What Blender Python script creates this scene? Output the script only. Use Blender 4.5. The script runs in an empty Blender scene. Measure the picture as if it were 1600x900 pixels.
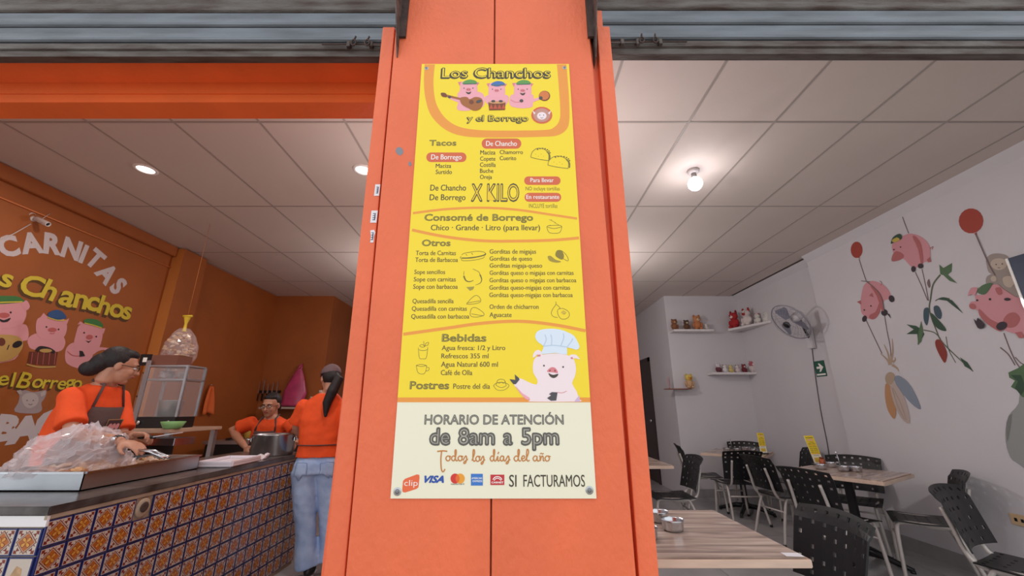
import bpy, bmesh, math, random
from mathutils import Vector, Matrix, Quaternion
random.seed(7)
SC = bpy.context.scene
COL = SC.collection
R = math.radians
# ---------------------------------------------------------------- camera, sky, exposure
EYE = 1.33
F = 621.0
PITCH = R(16.84)
cam = bpy.data.cameras.new('camera'); camo = bpy.data.objects.new('camera', cam); COL.objects.link(camo)
cam.sensor_width = 36; cam.lens = 36 * F / 1600; cam.clip_start = .02
camo.location = (0, 0, EYE); camo.rotation_euler = (R(90) + PITCH, 0, 0)
SC.camera = camo
SC.view_settings.view_transform = 'Standard'; SC.view_settings.look = 'None'
SC.view_settings.gamma = 1; SC.view_settings.use_curve_mapping = False
SC.view_settings.exposure = 0.0
SKY = 1.32
BULB = 4.5
FILL = 38
DOWN = 12
w = bpy.data.worlds.new('overcast_sky'); SC.world = w; w.use_nodes = True
bgn = w.node_tree.nodes['Background']
bgn.inputs[0].default_value = (.93, .97, 1, 1); bgn.inputs[1].default_value = SKY
# ---------------------------------------------------------------- photograph pixel -> place
CP, SP = math.cos(PITCH), math.sin(PITCH)
def ray(x, y):
    return Vector((x - 800, F * CP - (450 - y) * SP, (450 - y) * CP + F * SP))
def atY(x, y, Y): d = ray(x, y); return Vector((0, 0, EYE)) + d * (Y / d.y)
def atX(x, y, X): d = ray(x, y); return Vector((0, 0, EYE)) + d * (X / d.x)
def atZ(x, y, Z): d = ray(x, y); return Vector((0, 0, EYE)) + d * ((Z - EYE) / d.z)
# ---------------------------------------------------------------- materials
def lin(c):
    if isinstance(c, str):
        c = [int(c[i:i + 2], 16) / 255 for i in (0, 2, 4)]
    return [v / 12.92 if v <= .04045 else ((v + .055) / 1.055) ** 2.4 for v in c] + [1]
MATS = {}
def mat(name, c, rough=.6, metal=0, var=0, vscale=8, bump=0, bscale=60, emit=0, alpha=1, trans=0, coat=0, stretch=None, c2=None, sub=0):
    if name in MATS: return MATS[name]
    m = bpy.data.materials.new(name); m.use_nodes = True; MATS[name] = m
    nt = m.node_tree; b = nt.nodes['Principled BSDF']
    b.inputs['Base Color'].default_value = lin(c); b.inputs['Roughness'].default_value = rough; b.inputs['Metallic'].default_value = metal
    b.inputs['Coat Weight'].default_value = coat
    if trans: b.inputs['Transmission Weight'].default_value = trans
    if alpha < 1: b.inputs['Alpha'].default_value = alpha
    if emit:
        b.inputs['Emission Color'].default_value = lin(c); b.inputs['Emission Strength'].default_value = emit
    if var or bump:
        tc = nt.nodes.new('ShaderNodeTexCoord'); mp = nt.nodes.new('ShaderNodeMapping')
        nt.links.new(tc.outputs['Object'], mp.inputs[0])
        if stretch: mp.inputs['Scale'].default_value = stretch
        if var:
            n = nt.nodes.new('ShaderNodeTexNoise'); n.inputs['Scale'].default_value = vscale; n.inputs['Detail'].default_value = 6
            nt.links.new(mp.outputs[0], n.inputs[0])
            mx = nt.nodes.new('ShaderNodeMix'); mx.data_type = 'RGBA'
            cr = nt.nodes.new('ShaderNodeValToRGB'); cr.color_ramp.elements[0].position = .35; cr.color_ramp.elements[1].position = .68
            nt.links.new(n.outputs[0], cr.inputs[0]); nt.links.new(cr.outputs[0], mx.inputs[0])
            a = lin(c); mx.inputs[6].default_value = a
            mx.inputs[7].default_value = lin(c2) if c2 else [v * (1 - var) for v in a[:3]] + [1]
            nt.links.new(mx.outputs[2], b.inputs['Base Color'])
        if bump:
            n2 = nt.nodes.new('ShaderNodeTexNoise'); n2.inputs['Scale'].default_value = bscale; n2.inputs['Detail'].default_value = 5
            nt.links.new(mp.outputs[0], n2.inputs[0])
            bp = nt.nodes.new('ShaderNodeBump'); bp.inputs['Strength'].default_value = bump; bp.inputs['Distance'].default_value = .01
            nt.links.new(n2.outputs[0], bp.inputs['Height']); nt.links.new(bp.outputs[0], b.inputs['Normal'])
    return m
ORANGE = mat('orange_facade_paint', 'F07248', .5, var=.1, vscale=5, bump=.35, bscale=55, stretch=(1, 1, .6))
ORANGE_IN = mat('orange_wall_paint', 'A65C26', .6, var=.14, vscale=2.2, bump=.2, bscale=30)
ORANGE_LIT = mat('orange_paint_lit', 'D08440', .55, var=.08, vscale=3, bump=.15)  # wall orange with street light painted into the colour
ORANGE_BEAM = mat('orange_beam_paint', 'F06A2A', .6, var=.12, vscale=4, bump=.2, bscale=40)
WHITE_WALL = mat('white_wall_paint', 'D6D1D4', .6, var=.04, vscale=2, bump=.1, bscale=40)
CEIL = mat('ceiling_panel', 'D2C4BC', .75, var=.05, vscale=1.2, bump=.1, bscale=120)
CEILGRID = mat('ceiling_grid_metal', 'A59A94', .5)
FLOORM = mat('floor_tile_grey', 'A6A2A2', .3, var=.18, vscale=5, bump=.05)
GROUT = mat('grout_dark', '55504E', .9)
GALV = mat('galvanised_steel', '777B81', .42, metal=.75, var=.35, vscale=3, bump=.12, bscale=25, stretch=(1, 6, 6))
GALV_D = mat('weathered_steel', '6E6864', .6, metal=.55, var=.45, vscale=5, bump=.3, bscale=40, c2='4A3A34', stretch=(1, 5, 5))
RUST = mat('rusty_steel', '5E4A44', .75, metal=.4, var=.5, vscale=14, bump=.4, bscale=60)
STEEL = mat('stainless_steel', 'C9CBD0', .22, metal=1, var=.08, vscale=6)
STEEL_B = mat('brushed_steel', 'BFC2C8', .35, metal=.95, var=.12, vscale=5)
CHROME = mat('chrome', 'D5D5D8', .12, metal=1)
BLACKP = mat('black_chair_plastic', '0E0C0F', .42, var=.15, vscale=9, bump=.05)
BLACKM = mat('black_painted_metal', '161416', .4)
GREYTUBE = mat('grey_chair_tube', 'BEB6B0', .35, metal=.15)
WOODTOP = None
# ---------------------------------------------------------------- mesh helpers
def link(o, parent=None):
    COL.objects.link(o)
    if parent is not None:
        o.parent = parent
    return o
def tag(o, label=None, cat=None, group=None, kind=None):
    if label: o['label'] = label
    if cat: o['category'] = cat
    if group: o['group'] = group
    if kind: o['kind'] = kind
    return o
def empty(name, loc=(0, 0, 0), rz=0, label=None, cat=None, group=None):
    o = bpy.data.objects.new(name, None); COL.objects.link(o); o.location = loc; o.rotation_euler = (0, 0, rz)
    o.empty_display_size = .1
    return tag(o, label, cat, group)
def copy_tree(o, parent=None):
    c = o.copy(); COL.objects.link(c)
    if parent is not None: c.parent = parent
    for ch in list(o.children): copy_tree(ch, c)
    return c
class MB:
    """collects shapes, builds one mesh object"""
    def __init__(s): s.v = []; s.f = []; s.m = []; s.mats = []; s.smooth = []
    def mi(s, m):
        if m not in s.mats: s.mats.append(m)
        return s.mats.index(m)
    def add(s, vs, fs, m, smooth=False):
        o = len(s.v); s.v += [tuple(v) for v in vs]; k = s.mi(m)
        for f in fs: s.f.append([i + o for i in f]); s.m.append(k); s.smooth.append(smooth)
        return s
    def box(s, x0, x1, y0, y1, z0, z1, m, M=None, bev=0):
        if bev:
            b = min(bev, abs(x1 - x0) / 2.1, abs(y1 - y0) / 2.1, abs(z1 - z0) / 2.1)
            bm = bmesh.new(); bmesh.ops.create_cube(bm, size=1)
            for v in bm.verts: v.co = Vector((x0 + (v.co.x + .5) * (x1 - x0), y0 + (v.co.y + .5) * (y1 - y0), z0 + (v.co.z + .5) * (z1 - z0)))
            bmesh.ops.bevel(bm, geom=bm.edges[:], offset=b, segments=2, affect='EDGES')
            vs = [v.co.copy() for v in bm.verts]; fs = [[v.index for v in f.verts] for f in bm.faces]; bm.free()
        else:
            vs = [Vector(p) for p in ((x0, y0, z0), (x1, y0, z0), (x1, y1, z0), (x0, y1, z0), (x0, y0, z1), (x1, y0, z1), (x1, y1, z1), (x0, y1, z1))]
            fs = [(0, 3, 2, 1), (4, 5, 6, 7), (0, 1, 5, 4), (1, 2, 6, 5), (2, 3, 7, 6), (3, 0, 4, 7)]
        if M is not None: vs = [M @ v for v in vs]
        return s.add(vs, fs, m)
    def tube(s, pts, rad, m, n=8, cap=True, smooth=True, flat=1):
        pts = [Vector(p) for p in pts]; N = len(pts)
        rs = rad if isinstance(rad, (list, tuple)) else [rad] * N
        vs = []; fs = []
        t0 = (pts[1] - pts[0]).normalized()
        up = Vector((0, 0, 1)) if abs(t0.z) < .9 else Vector((0, 1, 0))
        nrm = t0.cross(up).normalized(); prev = t0
        for i, p in enumerate(pts):
            t = ((pts[min(i + 1, N - 1)] - pts[max(i - 1, 0)])).normalized()
            q = prev.rotation_difference(t); nrm = (q @ nrm); nrm = (nrm - t * nrm.dot(t)).normalized(); prev = t
            b = t.cross(nrm)
            for k in range(n):
                a = 2 * math.pi * k / n
                vs.append(p + (nrm * math.cos(a) + b * math.sin(a) * flat) * rs[i])
        for i in range(N - 1):
            for k in range(n):
                fs.append((i * n + k, i * n + (k + 1) % n, (i + 1) * n + (k + 1) % n, (i + 1) * n + k))
        if cap: fs.append(list(range(n))[::-1]); fs.append([(N - 1) * n + k for k in range(n)])
        return s.add(vs, fs, m, smooth)
    def lathe(s, prof, m, c=(0, 0, 0), n=20, M=None, smooth=True, sx=1, sy=1):
        vs = []; fs = []
        for r, z in prof:
            for k in range(n):
                a = 2 * math.pi * k / n; vs.append(Vector((c[0] + r * math.cos(a) * sx, c[1] + r * math.sin(a) * sy, c[2] + z)))
        for i in range(len(prof) - 1):
            for k in range(n): fs.append((i * n + k, i * n + (k + 1) % n, (i + 1) * n + (k + 1) % n, (i + 1) * n + k))
        if M is not None: vs = [M @ v for v in vs]
        return s.add(vs, fs, m, smooth)
    def ball(s, c, r, m, n=12, M=None):
        if not isinstance(r, (tuple, list)): r = (r, r, r)
        vs = []; fs = []; h = max(6, n * 2 // 3)
        vs.append(Vector((0, 0, -1)))
        for i in range(1, h):
            ph = -math.pi / 2 + math.pi * i / h
            for k in range(n):
                a = 2 * math.pi * k / n; vs.append(Vector((math.cos(ph) * math.cos(a), math.cos(ph) * math.sin(a), math.sin(ph))))
        vs.append(Vector((0, 0, 1)))
        for k in range(n): fs.append((0, 1 + (k + 1) % n, 1 + k))
        for i in range(h - 2):
            for k in range(n): fs.append((1 + i * n + k, 1 + i * n + (k + 1) % n, 1 + (i + 1) * n + (k + 1) % n, 1 + (i + 1) * n + k))
        for k in range(n): fs.append((1 + (h - 2) * n + k, 1 + (h - 2) * n + (k + 1) % n, len(vs) - 1))
        out = []
        for v in vs:
            q = Vector((v.x * r[0], v.y * r[1], v.z * r[2]))
            if M is not None: q = M @ q
            out.append(q + Vector(c))
        return s.add(out, fs, m, True)
    def prism(s, poly, d, m):
        """polygon (3D points) extruded by vector d"""
        d = Vector(d); n = len(poly); poly = [Vector(p) for p in poly]
        vs = poly + [p + d for p in poly]
        fs = [list(range(n)), [n + i for i in range(n)][::-1]] + [((i + 1) % n, i, n + i, n + (i + 1) % n) for i in range(n)]
        return s.add(vs, fs, m)
    def mesh(s, name):
        me = bpy.data.meshes.new(name); me.from_pydata(s.v, [], s.f)
        for m in s.mats: me.materials.append(m)
        me.polygons.foreach_set('material_index', s.m); me.polygons.foreach_set('use_smooth', s.smooth)
        me.update(); return me
    def build(s, name, parent=None, fix=True):
        me = s.mesh(name)
        if fix:
            bm = bmesh.new(); bm.from_mesh(me); bmesh.ops.recalc_face_normals(bm, faces=bm.faces[:]); bm.to_mesh(me); bm.free()
        return link(bpy.data.objects.new(name, me), parent)
def smooth_pts(P, sub=6, closed=False):
    P = [Vector(p) for p in P]; n = len(P); out = []
    rng = n if closed else n - 1
    for i in range(rng):
        if closed: a, b, c, d = P[(i - 1) % n], P[i], P[(i + 1) % n], P[(i + 2) % n]
        else: a, b, c, d = P[max(i - 1, 0)], P[i], P[i + 1], P[min(i + 2, n - 1)]
        for k in range(sub):
            t = k / sub
            out.append(.5 * ((2 * b) + (c - a) * t + (2 * a - 5 * b + 4 * c - d) * t * t + (3 * b - a - 3 * c + d) * t ** 3))
    if not closed: out.append(P[-1])
    return out
# ---------------------------------------------------------------- flat print on a wall or panel
TXT = {}
def glyphs(s, bold=0, shear=0, space=1):
    key = (s, bold, shear, space)
    if key in TXT: return TXT[key]
    cu = bpy.data.curves.new('t', 'FONT'); cu.body = s; cu.size = 1; cu.offset = bold; cu.shear = shear; cu.space_character = space; cu.resolution_u = 3
    cu.fill_mode = 'FRONT'
    ob = bpy.data.objects.new('t', cu); COL.objects.link(ob)
    me = bpy.data.meshes.new_from_object(ob)
    vs = [v.co.copy() for v in me.vertices]; fs = [list(p.vertices) for p in me.polygons]
    bpy.data.objects.remove(ob); bpy.data.curves.remove(cu); bpy.data.meshes.remove(me)
    TXT[key] = (vs, fs); return TXT[key]
CAP = max(v.y for v in glyphs('H')[0])
PRNG = random.Random(3)
class Print(MB):
    def __init__(s, proj, n, step=.0005, crop=(0, 0, 1)):
        MB.__init__(s); s.proj = proj; s.n = Vector(n); s.step = step; s.c = crop; s.base = 1
    def add(s, vs, fs, m, smooth=False):
        # every face keeps a hair's breadth of its own, so overlapping print never lies in one plane
        V = []; Fs = []
        for f in fs:
            d = s.n * (PRNG.random() * s.step * .55); Fs.append([len(V) + i for i in range(len(f))]); V += [Vector(vs[i]) + d for i in f]
        return MB.add(s, V, Fs, m, smooth)
    def build(s, name, parent=None): return MB.build(s, name, parent, False)
    def P(s, x, y): return s.proj(s.c[0] + x / s.c[2], s.c[1] + y / s.c[2])
    def poly(s, pts, m, layer=1, sm=0):
        q = [Vector((p[0], p[1], 0)) for p in pts]
        if sm: q = smooth_pts(q, sm, True)
        vs = [s.P(p.x, p.y) + s.n * s.step * layer for p in q]
        return s.add(vs, [list(range(len(vs)))], m)
    def ell(s, cx, cy, rx, ry, m, layer=1, rot=0, n=18):
        a0 = R(rot)
        return s.poly([(cx + rx * math.cos(a) * math.cos(a0) - ry * math.sin(a) * math.sin(a0), cy + rx * math.cos(a) * math.sin(a0) + ry * math.sin(a) * math.cos(a0)) for a in [2 * math.pi * k / n for k in range(n)]], m, layer)
    def line(s, pts, wd, m, layer=1, sm=5, taper=0):
        q = [Vector((p[0], p[1], 0)) for p in pts]
        if sm and len(q) > 2: q = smooth_pts(q, sm)
        L = []; Rr = []; n = len(q)
        for i, p in enumerate(q):
            t = (q[min(i + 1, n - 1)] - q[max(i - 1, 0)])
            if t.length < 1e-6: t = Vector((1, 0, 0))
            t.normalize(); nn = Vector((-t.y, t.x, 0)); ww = wd / 2 * (1 - taper * i / (n - 1))
            L.append(p + nn * ww); Rr.append(p - nn * ww)
        vs = [s.P(p.x, p.y) + s.n * s.step * layer for p in L + Rr]
        return s.add(vs, [(i, i + 1, n + i + 1, n + i) for i in range(n - 1)], m)
    def rrect(s, x0, y0, x1, y1, r, m, layer=1):
        pts = []
        for cx, cy, a0 in ((x1 - r, y1 - r, 0), (x0 + r, y1 - r, 90), (x0 + r, y0 + r, 180), (x1 - r, y0 + r, 270)):
            for k in range(5): a = R(a0 + k * 22.5); pts.append((cx + r * math.cos(a), cy + r * math.sin(a)))
        return s.poly(pts, m, layer)
    def text(s, t, xL, xR, yb, yt, m, layer=2, bold=0, shear=0, yb2=None, space=1):
        vs, fs = glyphs(t, min(bold, 0), shear, space)
        x0 = min(v.x for v in vs); x1 = max(v.x for v in vs)
        A = s.P(xL, yb); B = s.P(xR, yb if yb2 is None else yb2); T = s.P((xL + xR) / 2, yt); Bm = (A + B) / 2
        up = (T - Bm); u = (B - A)
        up = up - u.normalized() * up.dot(u.normalized())
        o = [A + u * ((v.x - x0) / (x1 - x0)) + up * (v.y / CAP) + s.n * s.step * layer for v in vs]
        if bold > 0:
            du = u * (bold / (x1 - x0)); dv = up * (bold / CAP)
            for k in (range(8) if bold > .02 else (0, 4)):
                a = k * math.pi / 4; s.add([p + du * math.cos(a) + dv * math.sin(a) for p in o], fs, m)
            if bold > .02: return s
        return s.add(o, fs, m)
    def cut(s, name, parent):
        o = MB.build(s, name, parent, False); s.v = []; s.f = []; s.m = []; s.mats = []; s.smooth = []; return o
    def glyph(s, ch, cx, cy, hpx, m, layer=2, ang=0, wx=1, bold=0, du=None):
        """one letter centred on a pixel, turned in the plane of the wall"""
        vs, fs = glyphs(ch, bold)
        x0 = min(v.x for v in vs); x1 = max(v.x for v in vs); y0 = min(v.y for v in vs); y1 = max(v.y for v in vs)
        C = s.P(cx, cy); H = (s.P(cx, cy - hpx / 2) - s.P(cx, cy + hpx / 2)).length / CAP
        v_ = Vector((0, 0, 1)); u_ = v_.cross(s.n).normalized()
        ca, sa = math.cos(ang), math.sin(ang)
        o = []
        for v in vs:
            a = (v.x - (x0 + x1) / 2) * H * wx; b = (v.y - (y0 + y1) / 2) * H
            o.append(C + u_ * (a * ca - b * sa) + v_ * (a * sa + b * ca) + s.n * s.step * layer)
        return s.add(o, fs, m)
# ---------------------------------------------------------------- the setting: ground, floor, ceiling, walls
HC = 1.93 + EYE        # ceiling height
XL, XR = -4.22, 3.90   # side walls
YB = 6.87; YE = 9.6    # back walls; end of the rear passage
MB().box(-9, 9, -9, 1.30, -.06, -.004, mat('pavement_concrete', 'B8B4AE', .85, var=.15, vscale=3, bump=.3, bscale=40)).build('pavement')['kind'] = 'structure'
fl = MB().box(-5.2, 5.2, 1.30, YE + .1, -.08, -.006, GROUT).build('floor'); fl['kind'] = 'structure'
tile_me = MB().box(-.298, .298, -.298, .298, -.006, 0, FLOORM, bev=.002).mesh('floor_tile')
def rooms(x, y): return (XL - .3 < x < XR + .3) and (y < YB + .3 or -3.4 < x < 2.9)
i = 0
for a in range(-8, 8):
    for b in range(0, 14):
        x = .3 + a * .6; y = 1.62 + b * .6
        if rooms(x, y) and i < 300:
            o = bpy.data.objects.new('floor_tile', tile_me); link(o, fl); o.location = (x, y, 0); i += 1
ce = MB().box(-4.8, 4.5, 1.6, YE + .1, HC + .012, HC + .1, CEILGRID).build('ceiling'); ce['kind'] = 'structure'
# panels 0.604 x 1.22 m in a metal grid
GX0 = 1.243; GY0 = 2.34
pan_me = MB().box(-.297, .297, -.605, .605, -.001, .012, CEIL, bev=.002).mesh('ceiling_panel')
pan_half = MB().box(-.297, .297, -.297, .297, -.001, .012, CEIL, bev=.002).mesh('ceiling_panel')
for a in range(-10, 6):
    for b in range(-1, 6):
        x = GX0 + (a + .5) * .604; y = GY0 + (b + .5) * 1.22
        if rooms(x, y) and x < 3.66 and x > -4.1:
            if b == -1: y = GY0 - .303
            o = bpy.data.objects.new('ceiling_panel', pan_half if b == -1 else pan_me); link(o, ce); o.location = (x, y, HC); i += 1
g = MB()
for a in range(-9, 6):
    x = GX0 + a * .604
    if x < 3.7: g.box(x - .008, x + .008, 1.7, YE, HC - .004, HC + .004, CEILGRID)
for b in range(-1, 6):
    y = GY0 + b * 1.22; g.box(-4.1, 3.66, y - .007, y + .007, HC - .0035, HC + .0035, CEILGRID)
g.build('ceiling_grid', ce)
MB().box(3.665, XR, 1.6, YB, HC - .004, HC + .012, CEIL).build('ceiling_border', ce)
MB().box(XL, -4.195, 1.6, YB, HC - .004, HC + .012, CEIL).build('ceiling_border', ce)
# walls
def wall(name, *b, m=WHITE_WALL): o = MB().box(*b, m).build(name); o['kind'] = 'structure'; return o
wl = wall('wall_left', XL - .2, XL, 1.5, YB + .1, 0, HC + .01, m=ORANGE_IN)
wr = wall('wall_right', XR, XR + .2, 1.4, 4.93, 0, HC + .01)
wall('wall_right_rear', XR + .12, XR + .3, 4.93, YB + .1, 0, HC + .01)
wbr = wall('wall_back_right', 2.72, XR + .2, YB, YB + .2, 0, HC + .01)
wpr = wall('wall_passage_right', 2.72, 2.9, YB + .2, YE, 0, HC + .01)
wbl = wall('wall_back_left', XL - .1, -3.19, YB, YB + .2, 0, HC + .01, m=ORANGE_IN)
wall('wall_passage_left', -3.4, -3.19, YB + .2, YE, 0, HC + .01, m=ORANGE_IN)
wall('wall_passage_end', -3.4, 2.9, YE, YE + .2, 0, HC + .01)
wall('wall_middle_left', -.26, -.16, 1.75, 7.5, 0, HC + .01, m=ORANGE_IN)
wall('wall_middle_right', -.16, -.06, 1.75, 7.5, 0, HC + .01)
# crown strip along the right wall, pilaster of the left wall, skirting
o = MB().prism([(XR, 1.5, HC - .004), (XR - .06, 1.5, HC - .004), (XR, 1.5, HC - .09)], (0, 3.43, 0), WHITE_WALL).build('trim_1'); o['kind'] = 'structure'
o = MB().prism([(XR + .12, 4.93, HC - .004), (XR + .05, 4.93, HC - .004), (XR + .12, 4.93, HC - .09)], (0, YB - 4.93, 0), WHITE_WALL).build('trim_2'); o['kind'] = 'structure'
o = MB().box(XR - .012, XR, 1.5, 4.93, 0, .12, FLOORM).build('baseboard_right'); o['kind'] = 'structure'
o = MB().box(2.72, XR + .12, YB - .012, YB, 0, .12, mat('skirting_grey', 'A8A2A4', .4, var=.1)).build('baseboard_back'); o['kind'] = 'structure'
pl = MB().box(XL, XL + .13, 4.62, 5.0, 0, HC - .02, ORANGE_LIT)  # brighter orange paints the street light on the front face
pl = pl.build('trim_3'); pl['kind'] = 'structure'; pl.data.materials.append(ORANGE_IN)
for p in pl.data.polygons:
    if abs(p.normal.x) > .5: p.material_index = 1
o = MB().box(XL, XL + .05, 1.6, 4.62, HC - .13, HC - .006, ORANGE_IN, bev=.006).build('trim_4'); o['kind'] = 'structure'
o = MB().tube([(XL + .01, 1.7, HC - .27), (XL + .01, 4.62, HC - .27)], .006, mat('painted_conduit', 'E08850', .5), 6).build('trim_5'); o['kind'] = 'structure'
# passage door on the right-hand passage wall
DW = mat('dark_wood_door', '3A2620', .5, var=.3, vscale=4, stretch=(1, 1, .2), bump=.1)
d = MB().box(2.70, 2.722, 7.93, 8.01, 0, 2.3, DW).box(2.70, 2.722, 8.91, 8.99, 0, 2.3, DW).box(2.70, 2.722, 7.93, 8.99, 2.22, 2.3, DW).build('door_1'); d['kind'] = 'structure'
MB().box(2.705, 2.722, 8.01, 8.91, 0.01, 2.22, DW).build('door_leaf', d)
MB().ball((2.69, 8.08, 1.1), .03, CHROME).tube([(2.72, 8.08, 1.1), (2.69, 8.08, 1.1)], .012, CHROME).build('door_handle', d)
# lintels and facade above the openings
HL = EYE
lt = MB()
lt.box(XL, -.45, 1.6, 1.712, HL + 1.432, HC + .1, ORANGE_BEAM)
lt.box(XL, -.45, 1.597, 1.601, HL + 1.432, HL + 1.478, ORANGE_BEAM, bev=.001).box(XL, -.45, 1.594, 1.601, HL + 1.482, HL + 1.548, ORANGE_BEAM, bev=.001)
lt.box(XL, -.45, 1.46, 1.6, HL + 1.548, 4.7, ORANGE_BEAM)
lt = lt.build('wall_lintel_left'); lt['kind'] = 'structure'
o = MB().box(.38, XR + .2, 1.46, 1.62, HL + 1.76, HC + .1, WHITE_WALL).box(.38, XR + .2, 1.46, 1.62, HC + .1, 4.7, ORANGE).build('wall_lintel_right'); o['kind'] = 'structure'
o = MB().box(XL - .2, -.48, 1.5, 1.62, 0, .001, ORANGE).build('trim_6'); o['kind'] = 'structure'
# ---------------------------------------------------------------- the pillar with its two painted panels
ZT = 4.7
def edge(p1, p2, Y, z):
    a = atY(*p1, Y); b = atY(*p2, Y); t = (z - a.z) / (b.z - a.z); return a.lerp(b, t)
def strip(mb, Lp, Rp, Y, z0, z1, dep, m, bev=0):
    q = [edge(*Lp, Y, z0), edge(*Rp, Y, z0), edge(*Rp, Y, z1), edge(*Lp, Y, z1)]
    return mb.prism(q, (0, dep, 0), m)
PF = 1.290
pil = MB().box(-.40, .34, PF + .03, 1.75, 0, ZT, ORANGE).build('wall_front'); pil['kind'] = 'structure'
L0 = ((617, 60), (540, 900)); R0 = ((922, 60), (994, 900)); CL = ((772, 0), (765.3, 900)); CR = ((774.2, 0), (768, 900))
def panel(Lp, Rp):
    a = MB(); strip(a, Lp, Rp, PF, 0, ZT, .028, ORANGE); o = a.build('panel', pil)
    b = o.modifiers.new('b', 'BEVEL'); b.width = .0025; b.segments = 2
panel(L0, CL); panel(CR, R0)
# guide rails of the shutters, painted orange
def zat(x, y, Y): return atY(x, y, Y).z
def rail(Lp, Rp, top):
    a = MB(); strip(a, Lp, Rp, 1.305, 0, top, .05, ORANGE)
    o = a.build('guide_rail', pil); b = o.modifiers.new('b', 'BEVEL'); b.width = .003; b.segments = 2; return o
rl = rail(((598, 42), (505, 900)), ((615.2, 60), (538, 900)), zat(600, 42, 1.305))
rail(((934, 60), (998.5, 900)), ((952.5, 42), (1030, 900)), zat(950, 41, 1.305))
MB().box(-.56, -.40, 1.36, 1.6, 0, HL + 1.47, ORANGE).build('jamb', pil)
MB().box(.335, .40, 1.34, 1.6, 0, HL + 1.70, ORANGE).build('jamb', pil)
# chipped paint spots near the sign
pr = Print(lambda x, y: atY(x, y, PF), (0, -1, 0))
gm = mat('chipped_paint', '8A8A92', .8)
pr.poly([(618, 236), (622, 230), (628, 232), (630, 239), (624, 243)], gm, 1, 3).poly([(640, 252), (643, 256), (641, 260), (638, 257)], gm, 1, 3)
pr.build('paint_chip', pil)
# little stickers on the left rail
stw = mat('sticker_white', 'E8E4E8', .5); ink = mat('sticker_ink', '4A4560', .6)
for k, (cx, cy, w_, h_, txt) in enumerate(((589.5, 297, 4.2, 9, 'ID 3mm'), (584.5, 338.5, 5.2, 9.5, '0 3 M'), (581.5, 369, 4.4, 10.5, '000'))):
    pr = Print(lambda x, y: atY(x, y, 1.3035), (0, -1, 0), .0004)
    q = [(cx - w_ - 1 + .08 * 0, cy + h_), (cx + w_ - 1.5, cy + h_), (cx + w_ + .6, cy - h_), (cx - w_ + 1.2, cy - h_)]
    pr.poly(q if k < 2 else [(cx - 3, cy + 10), (cx + 2, cy + 10), (cx + 3, cy), (cx + 5, cy - 6), (cx + 3, cy - 10), (cx - 3, cy - 9), (cx - 2, cy)], stw, 0, 0)
    A = lambda u, v: (cx + (u - .5) * 2 * w_ - (v - .5) * 2.2, cy + (v - .5) * 2 * h_)
    for j in range(4):
        v = .25 + j * .17; pr.line([A(.3, v), A(.75 - .1 * (j % 2), v)], 1.1, ink, 1, 0)
    pr.line([A(.62, .3), A(.62, .8)], 1.6, ink, 1, 0)
    o = pr.build('sticker'); tag(o, ['topmost of three small white stickers on the left shutter rail', 'middle one of three small white stickers on the left shutter rail', 'lowest of three small white stickers, torn, on the left shutter rail'][k], 'sticker', 'small stickers on the rail')
# ---------------------------------------------------------------- roller shutters
def shutter(x0, x1, side, label):
    t = empty('roller_shutter', ((x0 + x1) / 2, 1.4, 0), 0, label, 'shutter'); cx = (x0 + x1) / 2
    zb = EYE + 1.515 if side > 0 else EYE + 1.50
    def ext(name, prof, m):
        vs = []; n = len(prof)
        for x in (x0 - cx, x1 - cx): vs += [(x, p[0], p[1]) for p in prof]
        a = MB(); a.add(vs, [(i, i + 1, n + i + 1, n + i) for i in range(n - 1)], m)
        o = a.build(name, t); s = o.modifiers.new('s', 'SOLIDIFY'); s.thickness = .0015; return o
    # bottom bar: an angle with a rusty lower lip
    ext('bottom_bar', [(.035, zb + .004), (-.004, zb), (-.006, zb + .028), (-.002, zb + .032), (-.012, zb + .036), (-.012, zb + .066), (-.002, zb + .072)], GALV_D)
    z = zb + .072
    for k in range(5):
        prof = [(-.002, z), (.008, z + .002), (.008, z + .006), (-.006, z + .010), (-.013, z + .016), (-.015, z + .024), (-.010, z + .032), (-.008, z + .058), (-.012, z + .074), (-.014, z + .082), (-.004, z + .088)]
        ext('slat', prof, GALV if k < 2 else GALV_D); z += .088
    # bolts and hasps at the inner end
    s = -1 if side < 0 else 1
    xe = (x1 if side < 0 else x0) - cx
    a = MB(); xi = xe - s * -0.02
    a.tube([(xi, -.022, zb + .05), (xi + s * .42, -.022, zb + .05)], .004, RUST, 6)
    a.tube([(xi, -.024, zb + .040), (xi + s * .2, -.024, zb + .040)], .0045, GALV_D, 6)
    for dx in (.04, .13, .2, .3): a.box(xi + s * dx - .008, xi + s * dx + .008, -.03, -.012, zb + .03, zb + .062, GALV_D, bev=.002)
    a.build('bolt', t)
    a = MB()
    for dx in (.215, .275):
        q = [Vector((xi + s * dx, -.034, zb + .046)) + Vector((.010 * math.cos(u), 0, .016 * math.sin(u))) for u in [k * math.pi / 6 for k in range(12)]]
        a.tube(q + [q[0]], .0035, RUST, 6)
        a.tube([(xi + s * dx, -.034, zb + .06), (xi + s * dx + .004, -.03, zb + .085)], .004, RUST, 5)
    a.build('hasp', t)
    return t
shutter(-4.6, -.405, -1, 'rolled-up galvanised shutter above the left, orange-walled opening')
shutter(.34, 4.6, 1, 'rolled-up galvanised shutter above the right, white-walled opening')
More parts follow.
